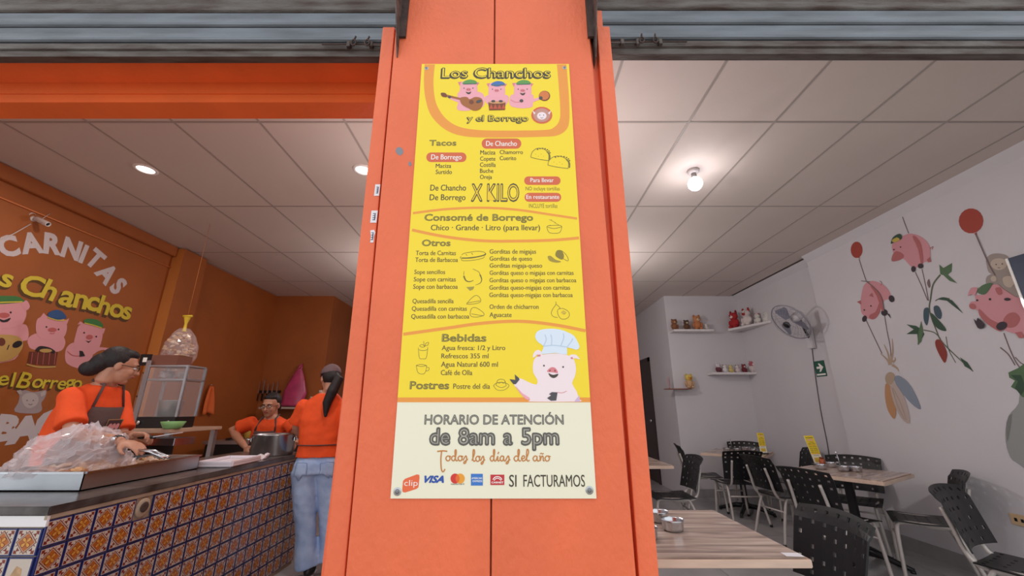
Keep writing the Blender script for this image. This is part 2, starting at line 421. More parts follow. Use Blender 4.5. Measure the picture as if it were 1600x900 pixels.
for X, s, nm in ((-.474, -1, 'left'), (.347, 1, 'right')):
    a = MB(); zb = atY(620, 90, PF).z
    a.prism([(X, PF + .07, zb - .01), (X, PF - .004, zb), (X, PF - .10, zb + .24), (X, PF - .30, zb + .7), (X, PF + .07, zb + .7)], (.004 * -s, 0, 0), GALV_D)
    a.box(X - .002, X + .03 * -s, PF - .012, PF + .0, zb + .1, zb + .7, RUST)  # dark strip stands in for the shadow band beside the plate
    o = a.build('shutter_side_plate'); tag(o, 'dark steel side plate at the pillar top, on its %s edge' % nm, 'bracket')
# ---------------------------------------------------------------- lights
def downlight(px, py):
    p = atZ(px, py, HC); t = empty('downlight', (p.x, p.y, HC), 0, None, 'light', 'recessed downlights')
    MB().lathe([(.085, -.004), (.085, -.008), (.065, -.012), (.06, -.004)], mat('lamp_white', 'F2EEEC', .5), n=24).build('rim', t)
    MB().lathe([(.06, -.006), (.03, -.007), (.0005, -.0075)], mat('lamp_glow', 'FFF6EC', .5, emit=4), n=24).build('lens', t)
    l = bpy.data.lights.new('lamp', 'AREA'); l.shape = 'DISK'; l.size = .11; l.energy = DOWN; l.color = (1, .93, .85)
    lo = bpy.data.objects.new('downlight_lamp', l); link(lo, t); lo.location = (0, 0, -.02)
    return t
tag(downlight(228, 264), 'lit recessed ceiling downlight in the middle of the left room')
tag(downlight(568, 265), 'recessed ceiling downlight half hidden by the orange shutter rail')
p = atZ(1083, 266, HC)
t = empty('light_bulb', (p.x, p.y, HC), 0, 'round lit bulb in a ceiling lampholder in the right room', 'light')
MB().lathe([(.001, -.032), (.035, -.032), (.045, -.02), (.05, -.003), (.001, -.003)], mat('lampholder_white', 'B8B0AC', .5), n=20).build('lampholder', t)
MB().lathe([(.02, -.03), (.024, -.085), (.001, -.085)], mat('bulb_cap', '8A8480', .4, metal=.6), n=16).build('cap', t)
MB().ball((0, 0, -.13), (.058, .058, .06), mat('bulb_glow', 'F6F4FF', .5, emit=9), 18).build('globe', t)
l = bpy.data.lights.new('lamp', 'POINT'); l.energy = BULB; l.shadow_soft_size = .056; l.color = (1, .96, .95)
lo = bpy.data.objects.new('bulb_lamp', l); link(lo, t); lo.location = (0, 0, -.27)

# fill bulbs added to brighten both rooms, unseen behind the pillar
def fill_bulb(x, y, label, drop=.35, e=1):
    t = empty('light_bulb', (x, y, HC), 0, label, 'light')
    MB().lathe([(.001, -.03), (.04, -.03), (.05, -.003), (.001, -.003)], MATS['lampholder_white'], n=16).build('lampholder', t)
    MB().tube([(0, 0, -.03), (0, 0, -drop + .09)], .004, BLACKM, 6).build('cord', t)
    MB().ball((0, 0, -drop), (.05, .05, .055), MATS['bulb_glow'], 14).build('globe', t)
    l = bpy.data.lights.new('lamp', 'POINT'); l.energy = FILL * e; l.shadow_soft_size = .056; l.color = (1, .96, .95)
    lo = bpy.data.objects.new('bulb_lamp', l); link(lo, t); lo.location = (0, 0, -drop - .12)
fill_bulb(1.05, 5.0, 'added unseen fill bulb over the rear of the right room, hidden by the pillar', .5)
fill_bulb(.42, 2.5, 'added unseen fill bulb near the front of the right room, hidden by the pillar', .5, .5)
fill_bulb(-1.3, 5.2, 'added unseen fill bulb over the rear of the left room, hidden by the pillar', .5)
fill_bulb(-.75, 2.6, 'added unseen fill bulb near the front of the left room, hidden by the pillar', .5, .35)
# ---------------------------------------------------------------- menu banner on the pillar
BY = 1.2845
def cm(n, c): return mat('print_' + n, c, .42, coat=.15)
YEL = cm('yellow', 'FBDB26'); YEL2 = cm('deep_yellow', 'F7CC1E'); ORB = cm('orange', 'F19A3A'); CRM = cm('cream', 'F3ECD2'); DRK = cm('dark', '42382A')
PILL = cm('rose_pill', 'D9643C'); WHT = cm('white', 'FBF6F0'); PNK = cm('pink', 'F4A9B4'); PNK2 = cm('dark_pink', 'E08088'); GRN = cm('green', '5E9A48'); BLU = cm('blue', '3F6FB5')
BRN = cm('brown', 'A8622A'); DBRN = cm('dark_brown', '7A3E1E'); GRY = cm('grey', '6E6C62'); LGR = cm('hoof', '4A4648'); PALE = cm('pale_pink', 'F8E3E6'); HATW = cm('hat_white', 'DFE9F6'); OCH = cm('ochre', 'C8803A')
C4 = [(659, 100), (889, 100), (932, 779), (610, 779)]
def bp(x, y): return atY(x, y, BY)
ban = empty('menu_banner', atY(771, 779, BY), 0, 'tall yellow and cream menu banner screwed to the orange pillar', 'banner')
org = ban.location.copy(); TI = Matrix.Translation(-org)
def bproj(x, y): return atY(x, y, BY) - org
q = [bproj(*c) for c in C4]
o = MB().prism(q, (0, .003, 0), CRM).build('board', ban)
pr = Print(bproj, (0, -1, 0), .00018)
def bedge(y): t = (y - 100) / 679; return 659 + (610 - 659) * t, 889 + (932 - 889) * t
l, r = bedge(628.5); pr.poly([C4[0], C4[1], (r, 628.5), (l, 628.5)], YEL, 1)
l, r = bedge(621); l2, r2 = bedge(628.5); pr.poly([(l, 621), (r, 621), (r2, 628.5), (l2, 628.5)], ORB, 2)
pr.c = (640, 90, 3.748)
# orange frame of the header
V3 = lambda L: [Vector((a, b, 0)) for a, b in L]
ib = smooth_pts(V3([(148, 40), (140, 130), (145, 220), (165, 290), (215, 360), (290, 405), (400, 424), (560, 428), (790, 424), (846, 408), (876, 370), (882, 300), (868, 100), (862, 40)]), 6)
ob_ = smooth_pts(V3([(918, 40), (924, 110), (934, 240), (935, 370), (915, 425), (860, 457), (760, 464), (520, 468), (330, 462), (215, 425), (130, 345), (95, 250), (84, 150), (88, 40)]), 6)
N_ = len(ib); assert N_ == len(ob_)
ob_ = ob_[::-1]
pr.add([pr.P(p.x, p.y) + pr.n * pr.step * 2 for p in ib + ob_], [(i, i + 1, N_ + i + 1, N_ + i) for i in range(N_ - 1)], ORB)
pr.c = (630, 310, 4.5)
def band(pts, w0=22): pr.line(pts, w0, ORB, 2, 8)
band([(68, 104), (300, 76), (560, 66), (800, 80), (1050, 116), (1222, 142)], 16)
band([(62, 222), (300, 270), (560, 298), (820, 300), (1060, 293), (1236, 278)], 20)
pr.c = (610, 500, 4.848)
band([(98, 108), (400, 66), (700, 24), (980, 10), (1240, 36), (1478, 82)], 24)
pr.cut('colour_field', ban)
# ---- headings
pr = Print(bproj, (0, -1, 0), .00018, (640, 90, 3.748))
def head(t, xL, xR, yb, yt, d=6, inner=YEL, fat=.035, core=-.012, yb2=None, dark=DRK):
    pr.text(t, xL - d, xR - d, yb + d * .8, yt + d * .8, dark, 3, fat, yb2=yb2 and yb2 + d * .8)
    pr.text(t, xL, xR, yb, yt, dark, 3, fat, yb2=yb2); pr.text(t, xL + 1, xR - 1, yb - 1, yt + 1, inner, 5, core, yb2=yb2); pr.cut('heading', ban)
head('Los Chanchos', 190, 824, 118, 62)
head('y el Borrego', 338, 694, 372, 338, 4)
TT = cm('sketch_olive', '6E6226'); CORE = cm('sketch_core', 'B4A040')
def sketch(t, xL, xR, yb, yt, f=.03, dark=TT, core=CORE, n=2):
    pr.text(t, xL, xR, yb, yt, dark, 3, f); pr.text(t, xL, xR, yb - 1, yt + 1, core, 4, -.024); pr.cut('heading', ban)
sketch('Tacos', 116, 272, 515, 484)
D2 = cm('sketch_dark', '4A422A')
pr.text('X KILO', 362, 640, 840, 742, D2, 3, .035); pr.text('X KILO', 364, 638, 838, 744, YEL2, 4, -.014); pr.cut('heading', ban)
pr.c = (630, 310, 4.5)
sketch('Consomé de Borrego', 150, 912, 156, 112); sketch('Otros', 132, 330, 334, 292)
pr.c = (610, 500, 4.848)
sketch('Bebidas', 392, 724, 162, 108); sketch('Postres', 148, 442, 522, 466)
pr.c = (600, 630, 4.571)
DG = cm('sketch_grey', '5A5650'); CG = cm('grey_core', 'A9A397')
pr.text('HORARIO DE ATENCIÓN', 290, 1282, 150, 84, DG, 3, .028); pr.text('HORARIO DE ATENCIÓN', 292, 1280, 149, 85, CG, 4, -.026); pr.cut('heading', ban)
for t, a, b in (('de', 328, 466), ('8am', 534, 786), ('a', 856, 914), ('5pm', 986, 1246)):
    pr.text(t, a, b, 294, 180, DG, 3, .055); pr.text(t, a + 3, b - 3, 292, 183, CG, 4, -.018); pr.cut('heading', ban)
# ---- body text
pr = Print(bproj, (0, -1, 0), .00018, (640, 90, 3.748))
for q_ in ((422, 474, 654, 534, 29), (98, 556, 333, 612, 27), (671, 696, 884, 746, 24), (673, 792, 888, 845, 26)): pr.rrect(*q_, PILL, 2); pr.cut('rose_label', ban)
for t, a, b, y0, y1, m in (('De Chancho', 448, 628, 518, 489, WHT), ('De Borrego', 126, 304, 597, 568, WHT), ('Para llevar', 708, 844, 730, 706, WHT), ('En restaurante', 684, 876, 828, 804, WHT)):
    pr.text(t, a, b, y0, y1, m, 4, .012); pr.cut('menu_line', ban)
for t, a, b, y0, y1 in (('Maciza', 414, 502, 568, 543), ('Copete', 413, 502, 604, 580), ('Costilla', 412, 504, 640, 615), ('Buche', 412, 490, 675, 651), ('Oreja', 412, 482, 711, 687),
                        ('Chamorro', 528, 663, 565, 542), ('Cuerito', 528, 624, 601, 577), ('Maciza', 153, 243, 646, 622), ('Surtido', 153, 247, 682, 657)):
    pr.text(t, a, b, y0, y1, DRK, 3, .012); pr.cut('menu_line', ban)
pr.text('De Chancho', 121, 330, 779, 745, DRK, 3, .012); pr.cut('menu_line', ban); pr.text('De Borrego', 117, 327, 835, 801, DRK, 3, .012); pr.cut('menu_line', ban)
pr.text('NO incluye tortillas', 680, 879, 778, 756, TT, 3, -.002); pr.cut('menu_line', ban); pr.text('INCLUYE tortillas', 699, 866, 880, 856, TT, 3, -.002); pr.cut('menu_line', ban)
pr.c = (630, 310, 4.5)
BT = cm('body_text', '5A4A26')
pr.text('Chico · Grande · Litro (para llevar)', 194, 962, 224, 186, DRK, 3, .01); pr.cut('menu_line', ban)
for t, a, b, y0, y1 in (('Torta de Carnitas', 88, 370, 399, 368), ('Torta de Barbacoa', 84, 384, 447, 416), ('Sope sencillos', 78, 294, 532, 502), ('Sope con carnitas', 74, 369, 584, 553), ('Sope con barbacoa', 70, 383, 636, 604),
    ('Quesadilla sencilla', 65, 354, 737, 706), ('Quesadilla con carnitas', 60, 447, 790, 759), ('Quesadilla con barbacoa', 56, 464, 845, 814),
    ('Gorditas de migajas', 608, 934, 389, 358), ('Gorditas de queso', 608, 906, 438, 408), ('Gorditas migaja-queso', 608, 977, 487, 457), ('Gorditas queso o migajas con carnitas', 608, 1198, 538, 508),
    ('Gorditas queso o migajas con barbacoa', 607, 1217, 590, 560), ('Gorditas queso-migajas con carnitas', 606, 1173, 642, 612), ('Gorditas queso-migajas con barbacoa', 606, 1192, 694, 663),
    ('Orden de chicharron', 607, 952, 777, 746), ('Aguacate', 607, 762, 834, 802)):
    pr.text(t, a, b, y0, y1, BT, 3, .012); pr.cut('menu_line', ban)
pr.c = (610, 500, 4.848)
for t, a, b, y0, y1 in (('Agua fresca: 1/2 y Litro', 389, 870, 228, 193), ('Refrescos 355 ml', 386, 743, 290, 254), ('Agua Natural 600 ml', 384, 814, 354, 316), ('Café de Olla', 382, 620, 417, 379), ('Postre del día', 476, 754, 521, 482)):
    pr.text(t, a, b, y0, y1, BT, 3, .012); pr.cut('menu_line', ban)
pr.c = (600, 630, 4.571)
for k, t in enumerate(('SI', 'FACTURAMOS')):
    pr.text(t, (894, 996)[k], (946, 1436)[k], 596, 512, DRK, 3, .008); pr.cut('menu_line', ban)
# ---- cursive line
CUR = {'o': ([(.7, .95), (.3, .95), (.05, .5), (.3, .02), (.65, .15), (.75, .55), (.62, .92), (.95, .85)], .95),
 'd': ([(.7, .8), (.35, .98), (.05, .5), (.3, .02), (.62, .3), (.85, 1.6), (.8, 2.2), (.64, 1.9), (.72, .4), (.9, .02), (1.1, .15)], 1.1),
 'a': ([(.7, .85), (.35, .98), (.05, .5), (.3, .02), (.62, .3), (.7, .9), (.7, .3), (.85, .02), (1.05, .15)], 1.05),
 's': ([(-.05, .1), (.42, 1.0), (.58, .45), (.4, -.35), (.12, -.5), (.15, -.2), (.8, .35)], .8),
 'l': ([(0, .15), (.45, 1.4), (.45, 2.1), (.28, 2.2), (.2, 1.6), (.2, .4), (.4, .02), (.65, .2)], .65),
 'i': ([(0, .1), (.3, .95), (.28, .3), (.42, .02), (.65, .2)], .65), 'e': ([(0, .4), (.5, .6), (.5, .95), (.25, .98), (.1, .5), (.3, .03), (.65, .2)], .65),
 'n': ([(0, .9), (.12, .95), (.14, .05), (.3, .75), (.5, .98), (.62, .7), (.64, .1), (.85, .1)], .85)}
pr = Print(bproj, (0, -1, 0), .00018, (600, 630, 4.571))
def cursive(s, x0, x1, yb, xh):
    adv = sum(CUR[c][1] for c in s.replace('í', 'i').replace('ñ', 'n')); k = (x1 - x0) / adv; x = x0
    for c in s:
        b = {'í': 'i', 'ñ': 'n'}.get(c, c); P, a = CUR[b]
        pr.line([(x + p[0] * k, yb - p[1] * xh) for p in P], 8.5, OCH, 3, 5)
        if c == 'í': pr.line([(x + .3 * k, yb - 1.35 * xh), (x + .5 * k, yb - 1.75 * xh)], 8, OCH, 3, 0)
        if c == 'ñ': pr.line([(x + .1 * k, yb - 1.35 * xh), (x + .3 * k, yb - 1.5 * xh), (x + .5 * k, yb - 1.35 * xh), (x + .7 * k, yb - 1.5 * xh)], 7, OCH, 3)
        x += a * k
pr.line([(380, 345), (418, 340), (452, 344)], 10, OCH, 3); pr.line([(412, 342), (406, 400), (410, 470), (422, 490), (436, 470)], 9, OCH, 3)
cursive('odos', 440, 600, 412, 36); cursive('los', 628, 722, 416, 38); cursive('días', 756, 902, 414, 38); cursive('del', 926, 1040, 414, 38); cursive('año', 1062, 1190, 414, 38)
pr.cut('script_line', ban)
# ---- payment marks
pr = Print(bproj, (0, -1, 0), .00018, (600, 630, 4.571))
pr.poly([(150, 540), (235, 508), (252, 512), (254, 530), (246, 600), (232, 612), (150, 638), (134, 634), (130, 618), (136, 556)], cm('coral', 'EE6A3E'), 2)
pr.text('clip', 144, 240, 590, 548, WHT, 3, -.006)
pr.cut('card_mark', ban); BV = cm('blue_mark', '2A51A8')
pr.text('VISA', 290, 424, 566, 520, BV, 3, .05, .35)
pr.cut('card_mark', ban); pr.ell(508, 538, 33, 36, cm('red_disc', 'D8322A'), 3); pr.ell(544, 538, 33, 36, cm('amber_disc', 'F0A030'), 4)
pr.poly([(526, 508), (536, 520), (541, 538), (536, 556), (526, 568), (516, 556), (511, 538), (516, 520)], cm('overlap_orange', 'EC6A2A'), 5)
pr.text('mastercard', 478, 572, 582, 571, DRK, 3, .01)
pr.cut('card_mark', ban); pr.poly([(621, 504), (706, 504), (706, 588), (621, 588)], cm('card_blue', '3A78C8'), 3)
pr.text('AMERICAN', 626, 700, 542, 529, WHT, 4, .02); pr.text('EXPRESS', 634, 702, 563, 550, WHT, 4, .02)
pr.cut('card_mark', ban); pr.poly([(760, 510), (859, 510), (859, 584), (760, 584)], cm('card_red', 'C8323A'), 3)
pr.line([(778, 546), (790, 530), (810, 524), (830, 530), (842, 546)], 6, WHT, 4); pr.line([(786, 552), (796, 540), (810, 536), (824, 540), (836, 552)], 5, WHT, 4)
pr.text('CARNET', 768, 852, 572, 560, WHT, 4, .03)
pr.cut('card_mark', ban)
# ---- drawings of pigs and food
pr = Print(bproj, (0, -1, 0), .00018, (640, 90, 3.748))
def pigface(x, y, s, hat, smile=1):
    pr.poly([(x - 52 * s, y - 20 * s), (x - 62 * s, y - 42 * s), (x - 40 * s, y - 44 * s)], PNK2, 3); pr.poly([(x + 50 * s, y - 20 * s), (x + 64 * s, y - 38 * s), (x + 40 * s, y - 44 * s)], PNK2, 3)
    pr.poly([(x - 50 * s, y - 5 * s), (x - 42 * s, y - 40 * s), (x, y - 52 * s), (x + 42 * s, y - 40 * s), (x + 52 * s, y - 2 * s), (x + 44 * s, y + 40 * s), (x, y + 50 * s), (x - 46 * s, y + 40 * s)], PNK, 4, 5)
    pr.ell(x, y + 2 * s, 15 * s, 9 * s, PNK2, 6); pr.ell(x - 5 * s, y + 2 * s, 2.2 * s, 3 * s, DBRN, 7); pr.ell(x + 5 * s, y + 2 * s, 2.2 * s, 3 * s, DBRN, 7)
    for e in (-1, 1): pr.ell(x + e * 26 * s, y - 6 * s, 3.2 * s, 3.6 * s, DRK, 6)
    if smile: pr.poly([(x - 16 * s, y + 15 * s), (x, y + 19 * s), (x + 16 * s, y + 14 * s), (x + 8 * s, y + 28 * s), (x - 6 * s, y + 28 * s)], DRK, 6, 4)
    hx, hy, hr, hc = hat
    if hr: pr.poly([(hx - 36 * s, hy + 8 * s), (hx - 30 * s, hy - 8 * s), (hx, hy - 18 * s), (hx + 34 * s, hy - 12 * s), (hx + 42 * s, hy + 6 * s)], hc, 7, 4); pr.line([(hx - 36 * s, hy + 8 * s), (hx + 42 * s, hy + 6 * s)], 5 * s, cm('hat_rim', '486E5A'), 8, 0)
# first pig with guitar
pr.poly([(290, 200), (400, 200), (436, 225), (432, 285), (370, 300), (340, 312), (280, 305), (285, 260)], PNK, 3, 5)
pr.poly([(290, 240), (225, 228), (232, 240), (285, 262)], PNK, 3, 3)
pigface(345, 186, 1.0, (350, 148, 1, GRN)); pr.ell(234, 232, 9, 7, LGR, 8)
pr.line([(186, 216), (300, 244)], 12, BRN, 6, 0); pr.poly([(184, 208), (212, 210), (218, 232), (190, 228)], DBRN, 7, 3)
pr.poly([(300, 235), (335, 232), (352, 245), (385, 232), (420, 240), (430, 268), (415, 300), (380, 312), (340, 295), (310, 278), (296, 255)], BRN, 7, 5); pr.ell(362, 262, 14, 13, DBRN, 8); pr.ell(406, 258, 18, 9, LGR, 9, -20)
pr.cut('pig_drawing', ban)
pr.poly([(460, 220), (570, 220), (575, 262), (545, 285), (470, 280), (440, 248)], PNK, 3, 5); pigface(510, 192, .95, (515, 156, 1, BLU), 0); pr.ell(512, 160, 28, 10, BLU, 8)
pr.poly([(460, 262), (562, 262), (558, 308), (466, 310)], DBRN, 6); pr.ell(512, 263, 51, 8, cm('drum_skin', 'D89A6A'), 7)
for k in range(4): pr.poly([(466 + k * 24, 302), (478 + k * 24, 272), (490 + k * 24, 302)], cm('drum_red', 'C8502E'), 8)
pr.ell(490, 257, 12, 7, LGR, 9); pr.ell(534, 257, 12, 7, LGR, 9)
pr.cut('pig_drawing', ban)
pr.poly([(608, 215), (715, 215), (728, 240), (760, 232), (765, 245), (725, 262), (716, 290), (650, 297), (590, 282), (586, 240)], PNK, 3, 4)
pigface(662, 192, 1.0, (664, 150, 1, GRN)); pr.line([(592, 248), (620, 262), (652, 258)], 3, PNK2, 6); pr.ell(655, 254, 11, 9, LGR, 8)
pr.ell(790, 225, 33, 30, DBRN, 5); pr.ell(788, 223, 29, 26, cm('tambourine', 'D87838'), 6); pr.ell(768, 238, 11, 10, LGR, 7)
pr.cut('pig_drawing', ban)
pr.ell(774, 338, 62, 50, PILL, 3); pr.ell(774, 338, 50, 40, cm('wool', 'C89080'), 4); pr.ell(774, 342, 28, 22, PALE, 5)
for e in (-1, 1): pr.ell(774 + e * 11, 338, 2.6, 3, DRK, 6); pr.poly([(774 + e * 36, 326), (774 + e * 56, 308), (774 + e * 46, 334)], PALE, 5)
pr.line([(766, 352), (774, 355), (782, 352)], 2.4, DRK, 6)
pr.cut('sheep_drawing', ban)
pr = Print(bproj, (0, -1, 0), .00018, (640, 90, 3.748))
K = TT
def L(p, wd=3.2): pr.line(p, wd, K, 3, 4)
def taco(x, y, s=1, f=1):
    L([(x - 58 * s, y + 18), (x - 50 * s, y - 12), (x - 20 * s, y - 34), (x + 22 * s, y - 28), (x + 46 * s, y), (x + 46 * s, y + 36)]); L([(x - 58 * s, y + 18), (x - 10, y + 30), (x + 46 * s, y + 38)])
    for k in range(7): a = -.9 + k * .33; cx = x + 8 + 46 * s * math.sin(a + .3); cy = y - 2 - 32 * math.cos(a + .3); pr.ell(cx, cy, 5, 4, K, 3)
    pr.line([(x + 36 * s, y - 16), (x + 52 * s, y + 6), (x + 52 * s, y + 34)], 7, K, 3)
    for k in range(4): pr.ell(x - 30 + k * 16, y + (k % 2) * 12, 1.6, 1.6, K, 3)
taco(768, 566); pr.cut('food_drawing', ban); taco(876, 612, 1.15)
pr.cut('food_drawing', ban)
pr.c = (630, 310, 4.5)
L([(1010, 200), (1020, 232), (1040, 244), (1090, 244), (1108, 228), (1116, 200)]); L([(1010, 200), (1060, 212), (1116, 200)]); L([(1010, 200), (1024, 192), (1100, 190), (1116, 200)])
for k in range(12): pr.ell(1030 + (k * 37 % 66), 150 + (k * 23 % 42), 2.6, 2.6, K, 3)
pr.cut('food_drawing', ban); L([(412, 400), (430, 386), (520, 372), (566, 378), (578, 390), (560, 404), (412, 420), (408, 408)]); pr.line([(412, 420), (480, 418), (560, 402), (582, 388)], 8, K, 3)
L([(408, 424), (420, 438), (500, 434), (560, 420), (572, 408)]); L([(440, 392), (450, 402)]); L([(480, 384), (490, 396)])
pr.cut('food_drawing', ban); L([(490, 496), (530, 516), (540, 536)]); pr.line([(540, 536), (552, 570), (540, 596), (506, 610)], 9, K, 3, 5, .8); L([(428, 512), (426, 540)]); pr.line([(426, 545), (440, 576), (466, 586), (494, 576)], 11, K, 3, 5, .7)
pr.poly([(444, 624), (500, 620), (492, 640), (470, 650)], cm('sketch_soft', 'A8963A'), 3)
pr.cut('food_drawing', ban); L([(446, 744), (470, 712), (510, 682), (540, 700), (542, 728), (500, 742), (446, 744)]); L([(446, 736), (540, 720)])
pr.cut('food_drawing', ban); L([(470, 812), (480, 776), (510, 768), (560, 800), (566, 822), (520, 834), (480, 830), (470, 812)]); L([(480, 812), (564, 826)])
pr.cut('food_drawing', ban); pr.poly([(1016, 410), (1036, 404), (1070, 430), (1110, 444), (1080, 452), (1030, 440)], cm('sketch_soft2', 'A8902E'), 3, 3); pr.poly([(1070, 400), (1080, 368), (1110, 366), (1130, 400), (1120, 430), (1090, 420)], cm('sketch_soft3', '8E7A2A'), 4, 3); L([(1110, 366), (1140, 390), (1160, 424), (1156, 440), (1126, 424)])
pr.cut('food_drawing', ban); L([(1072, 726), (1074, 744), (1048, 784), (1042, 812), (1058, 832), (1086, 838)]); L([(1074, 744), (1096, 762), (1104, 778)]); L([(1084, 790), (1096, 776), (1130, 776), (1164, 800), (1166, 830), (1140, 848), (1110, 846), (1090, 820), (1084, 790)]); pr.ell(1128, 802, 16, 11, cm('avocado_stone', 'D8B838'), 4); L([(1112, 802), (1126, 791), (1144, 802), (1130, 814), (1112, 802)])
pr.c = (610, 500, 4.848)
pr.cut('food_drawing', ban); L([(212, 210), (220, 286), (244, 294), (272, 286), (284, 206)]); L([(216, 226), (250, 232), (282, 224)]); L([(252, 160), (256, 200)]); L([(220, 196), (240, 186), (262, 200), (240, 206), (220, 196)]); L([(262, 196), (270, 176), (290, 170), (284, 190), (262, 196)])
pr.cut('food_drawing', ban); L([(196, 344), (206, 392), (228, 408), (256, 406), (270, 380), (274, 344)]); L([(196, 344), (234, 352), (274, 344)]); L([(196, 344), (234, 336), (274, 344)]); L([(274, 356), (294, 364), (288, 382), (268, 386)])
pr.cut('food_drawing', ban); L([(780, 498), (800, 480), (840, 472), (888, 484), (896, 504), (860, 530), (810, 530), (780, 498)]); L([(800, 494), (812, 458), (840, 448), (866, 458), (878, 498)]); L([(812, 470), (824, 480), (840, 470), (856, 480), (868, 466)]); L([(800, 494), (840, 512), (878, 498)])
pr.cut('food_drawing', ban)
pr = Print(bproj, (0, -1, 0), .00018, (610, 500, 4.848))
pr.poly([(1062, 618), (1060, 606), (1000, 572), (960, 520), (936, 486), (974, 440), (1040, 468), (1106, 490), (1112, 450), (1082, 400), (1080, 330), (1100, 285), (1150, 262), (1250, 254), (1340, 266), (1390, 300), (1406, 370), (1396, 430), (1376, 480), (1410, 540), (1428, 600), (1428, 618)], PALE, 4, 2)
pr.poly([(1040, 606), (1000, 576), (960, 524), (950, 500), (1000, 555), (1056, 590)], PNK, 5, 2); pr.poly([(1396, 612), (1430, 570), (1436, 618), (1396, 620)], cm('lilac', 'D8B8D8'), 5)
pr.poly([(1078, 284), (1088, 246), (1118, 226), (1146, 244), (1146, 266), (1110, 262), (1100, 276)], PALE, 5, 3); pr.poly([(1356, 268), (1400, 262), (1430, 288), (1430, 298), (1396, 290), (1370, 296)], PALE, 5, 3)
pr.poly([(1110, 278), (1118, 264), (1138, 262), (1136, 276)], PNK2, 6); pr.poly([(1362, 286), (1376, 280), (1386, 292), (1372, 298)], PNK2, 6)
pr.poly([(1150, 258), (1148, 236), (1160, 198), (1120, 170), (1096, 130), (1110, 90), (1150, 72), (1220, 66), (1290, 74), (1340, 92), (1390, 120), (1420, 170), (1432, 206), (1406, 226), (1338, 208), (1338, 262), (1250, 250)], HATW, 6, 2)
hs = cm('hat_shade', 'BFD0E6')
for p in ([(1160, 198), (1180, 150), (1170, 110)], [(1220, 196), (1222, 140), (1214, 110)], [(1290, 196), (1312, 140), (1310, 100)], [(1336, 208), (1372, 160), (1380, 140)], [(1160, 200), (1240, 192), (1338, 206)]): pr.line(p, 7, hs, 7)
for x, y in ((1163, 346), (1308, 356)): pr.ell(x, y, 6.5, 7, DRK, 6)
pr.poly([(1188, 392), (1198, 372), (1222, 358), (1248, 364), (1266, 388), (1264, 402), (1228, 396)], PNK2, 7, 4); pr.ell(1208, 384, 5, 7, DBRN, 8, 20); pr.ell(1246, 384, 5, 7, DBRN, 8, -20)
pr.poly([(1198, 404), (1232, 416), (1270, 408), (1262, 428), (1236, 440), (1210, 428)], DRK, 7, 4)
pr.poly([(902, 448), (946, 454), (942, 412), (974, 440), (978, 452), (950, 486), (932, 486), (916, 468)], LGR, 7)
pr.poly([(1186, 592), (1218, 570), (1200, 562), (1222, 546), (1266, 548), (1256, 610), (1216, 612)], LGR, 7); pr.line([(1266, 548), (1300, 552), (1336, 538)], 4, PNK2, 6)
pr.build('chef_pig_drawing', ban)
for x, y in ((666.5, 107), (882, 106), (621, 768), (921, 766)):
    p = bproj(x, y); big = y > 700; r_ = .0115 if big else .0085
    M = Matrix.Translation(p) @ Matrix.Rotation(R(90), 4, 'X')
    s = MB().lathe([(r_, .0002), (r_ * .98, .0012), (r_ * .72, .002), (r_ * .6, .0022)], STEEL_B, n=20, M=M).build('washer', ban)
    MB().lathe([(r_ * .55, .001), (r_ * .5, .0035), (r_ * .2, .0042), (.0003, .0035)], mat('screw_steel', '8A8A8C', .35, metal=.9), n=14, M=M).build('screw_head', s)
# ---------------------------------------------------------------- mural on the orange left wall
def flat_m(n, c): return mat('mural_' + n, c, .6)
MW = flat_m('white', 'CFC4C6'); MY = flat_m('yellow', 'D8C23A'); MYs = flat_m('shadow', '5A3A16'); MP = flat_m('pink', 'DE9AA0'); MPd = flat_m('rose', 'C0605E'); MK = flat_m('black', '221C22')
MG = flat_m('green', '3E7A3E'); MB_ = flat_m('blue', '2E5488'); MT = flat_m('tan', 'C09A56'); MR = flat_m('brown', '6A2E1C'); MGr = flat_m('wool_grey', 'A8989A'); MGl = flat_m('face_grey', 'BEB0AE')
def lw(x, y): return atX(x, y, XL)
pr = Print(lw, (1, 0, 0), .0012, (0, 300, 3.46))
arc = [('C', 45, 292, 100), ('A', 170, 276, 100), ('R', 286, 281, 100), ('N', 388, 308, 98), ('I', 452, 335, 92), ('T', 515, 362, 92), ('A', 580, 440, 92), ('S', 640, 508, 88)]
def spell(arc, m, layer, crop, bold=.06, wx=.95, dx=0, dy=0):
    pr.c = crop; s = crop[2]
    W = [lw(crop[0] + a[1] / s, crop[1] + a[2] / s) for a in arc]
    for i, a in enumerate(arc):
        p0 = W[max(i - 1, 0)]; p1 = W[min(i + 1, len(arc) - 1)]; ang = math.atan2(p1.z - p0.z, p1.y - p0.y)
        pr.glyph(a[0], a[1] + dx, a[2] + dy, a[3], m, layer, ang, wx, bold)
spell(arc, MW, 1, (0, 300, 3.46), .05, .86)
spell([('B', 45, 625, 150), ('A', 180, 632, 150), ('C', 345, 590, 145), ('O', 500, 545, 140), ('A', 650, 500, 140)], MW, 1, (0, 530, 4.5), .07, 1.05)
pr.build('painted_white_letters', wl)
pr = Print(lw, (1, 0, 0), .0012)
los = [('L', -150, 400, 104), ('o', -62, 452, 74), ('s', 34, 480, 70), ('C', 175, 508, 104), ('h', 272, 530, 100), ('a', 362, 578, 80), ('n', 436, 592, 76), ('c', 500, 605, 76), ('h', 566, 612, 92), ('o', 630, 642, 72), ('s', 685, 655, 68)]
def angle_spell(arc, crop, bold, wx):
    # straight-ish rows: every letter turned to the run of the row
    for m, ly, dx, dy in ((MYs, 1, -7, 7), (MYs, 1, -12, 12), (MY, 3, 0, 0)): spell(arc, m, ly, crop, bold + (.02 if m is MYs else 0), wx, dx * crop[2] / 4, dy * crop[2] / 4)
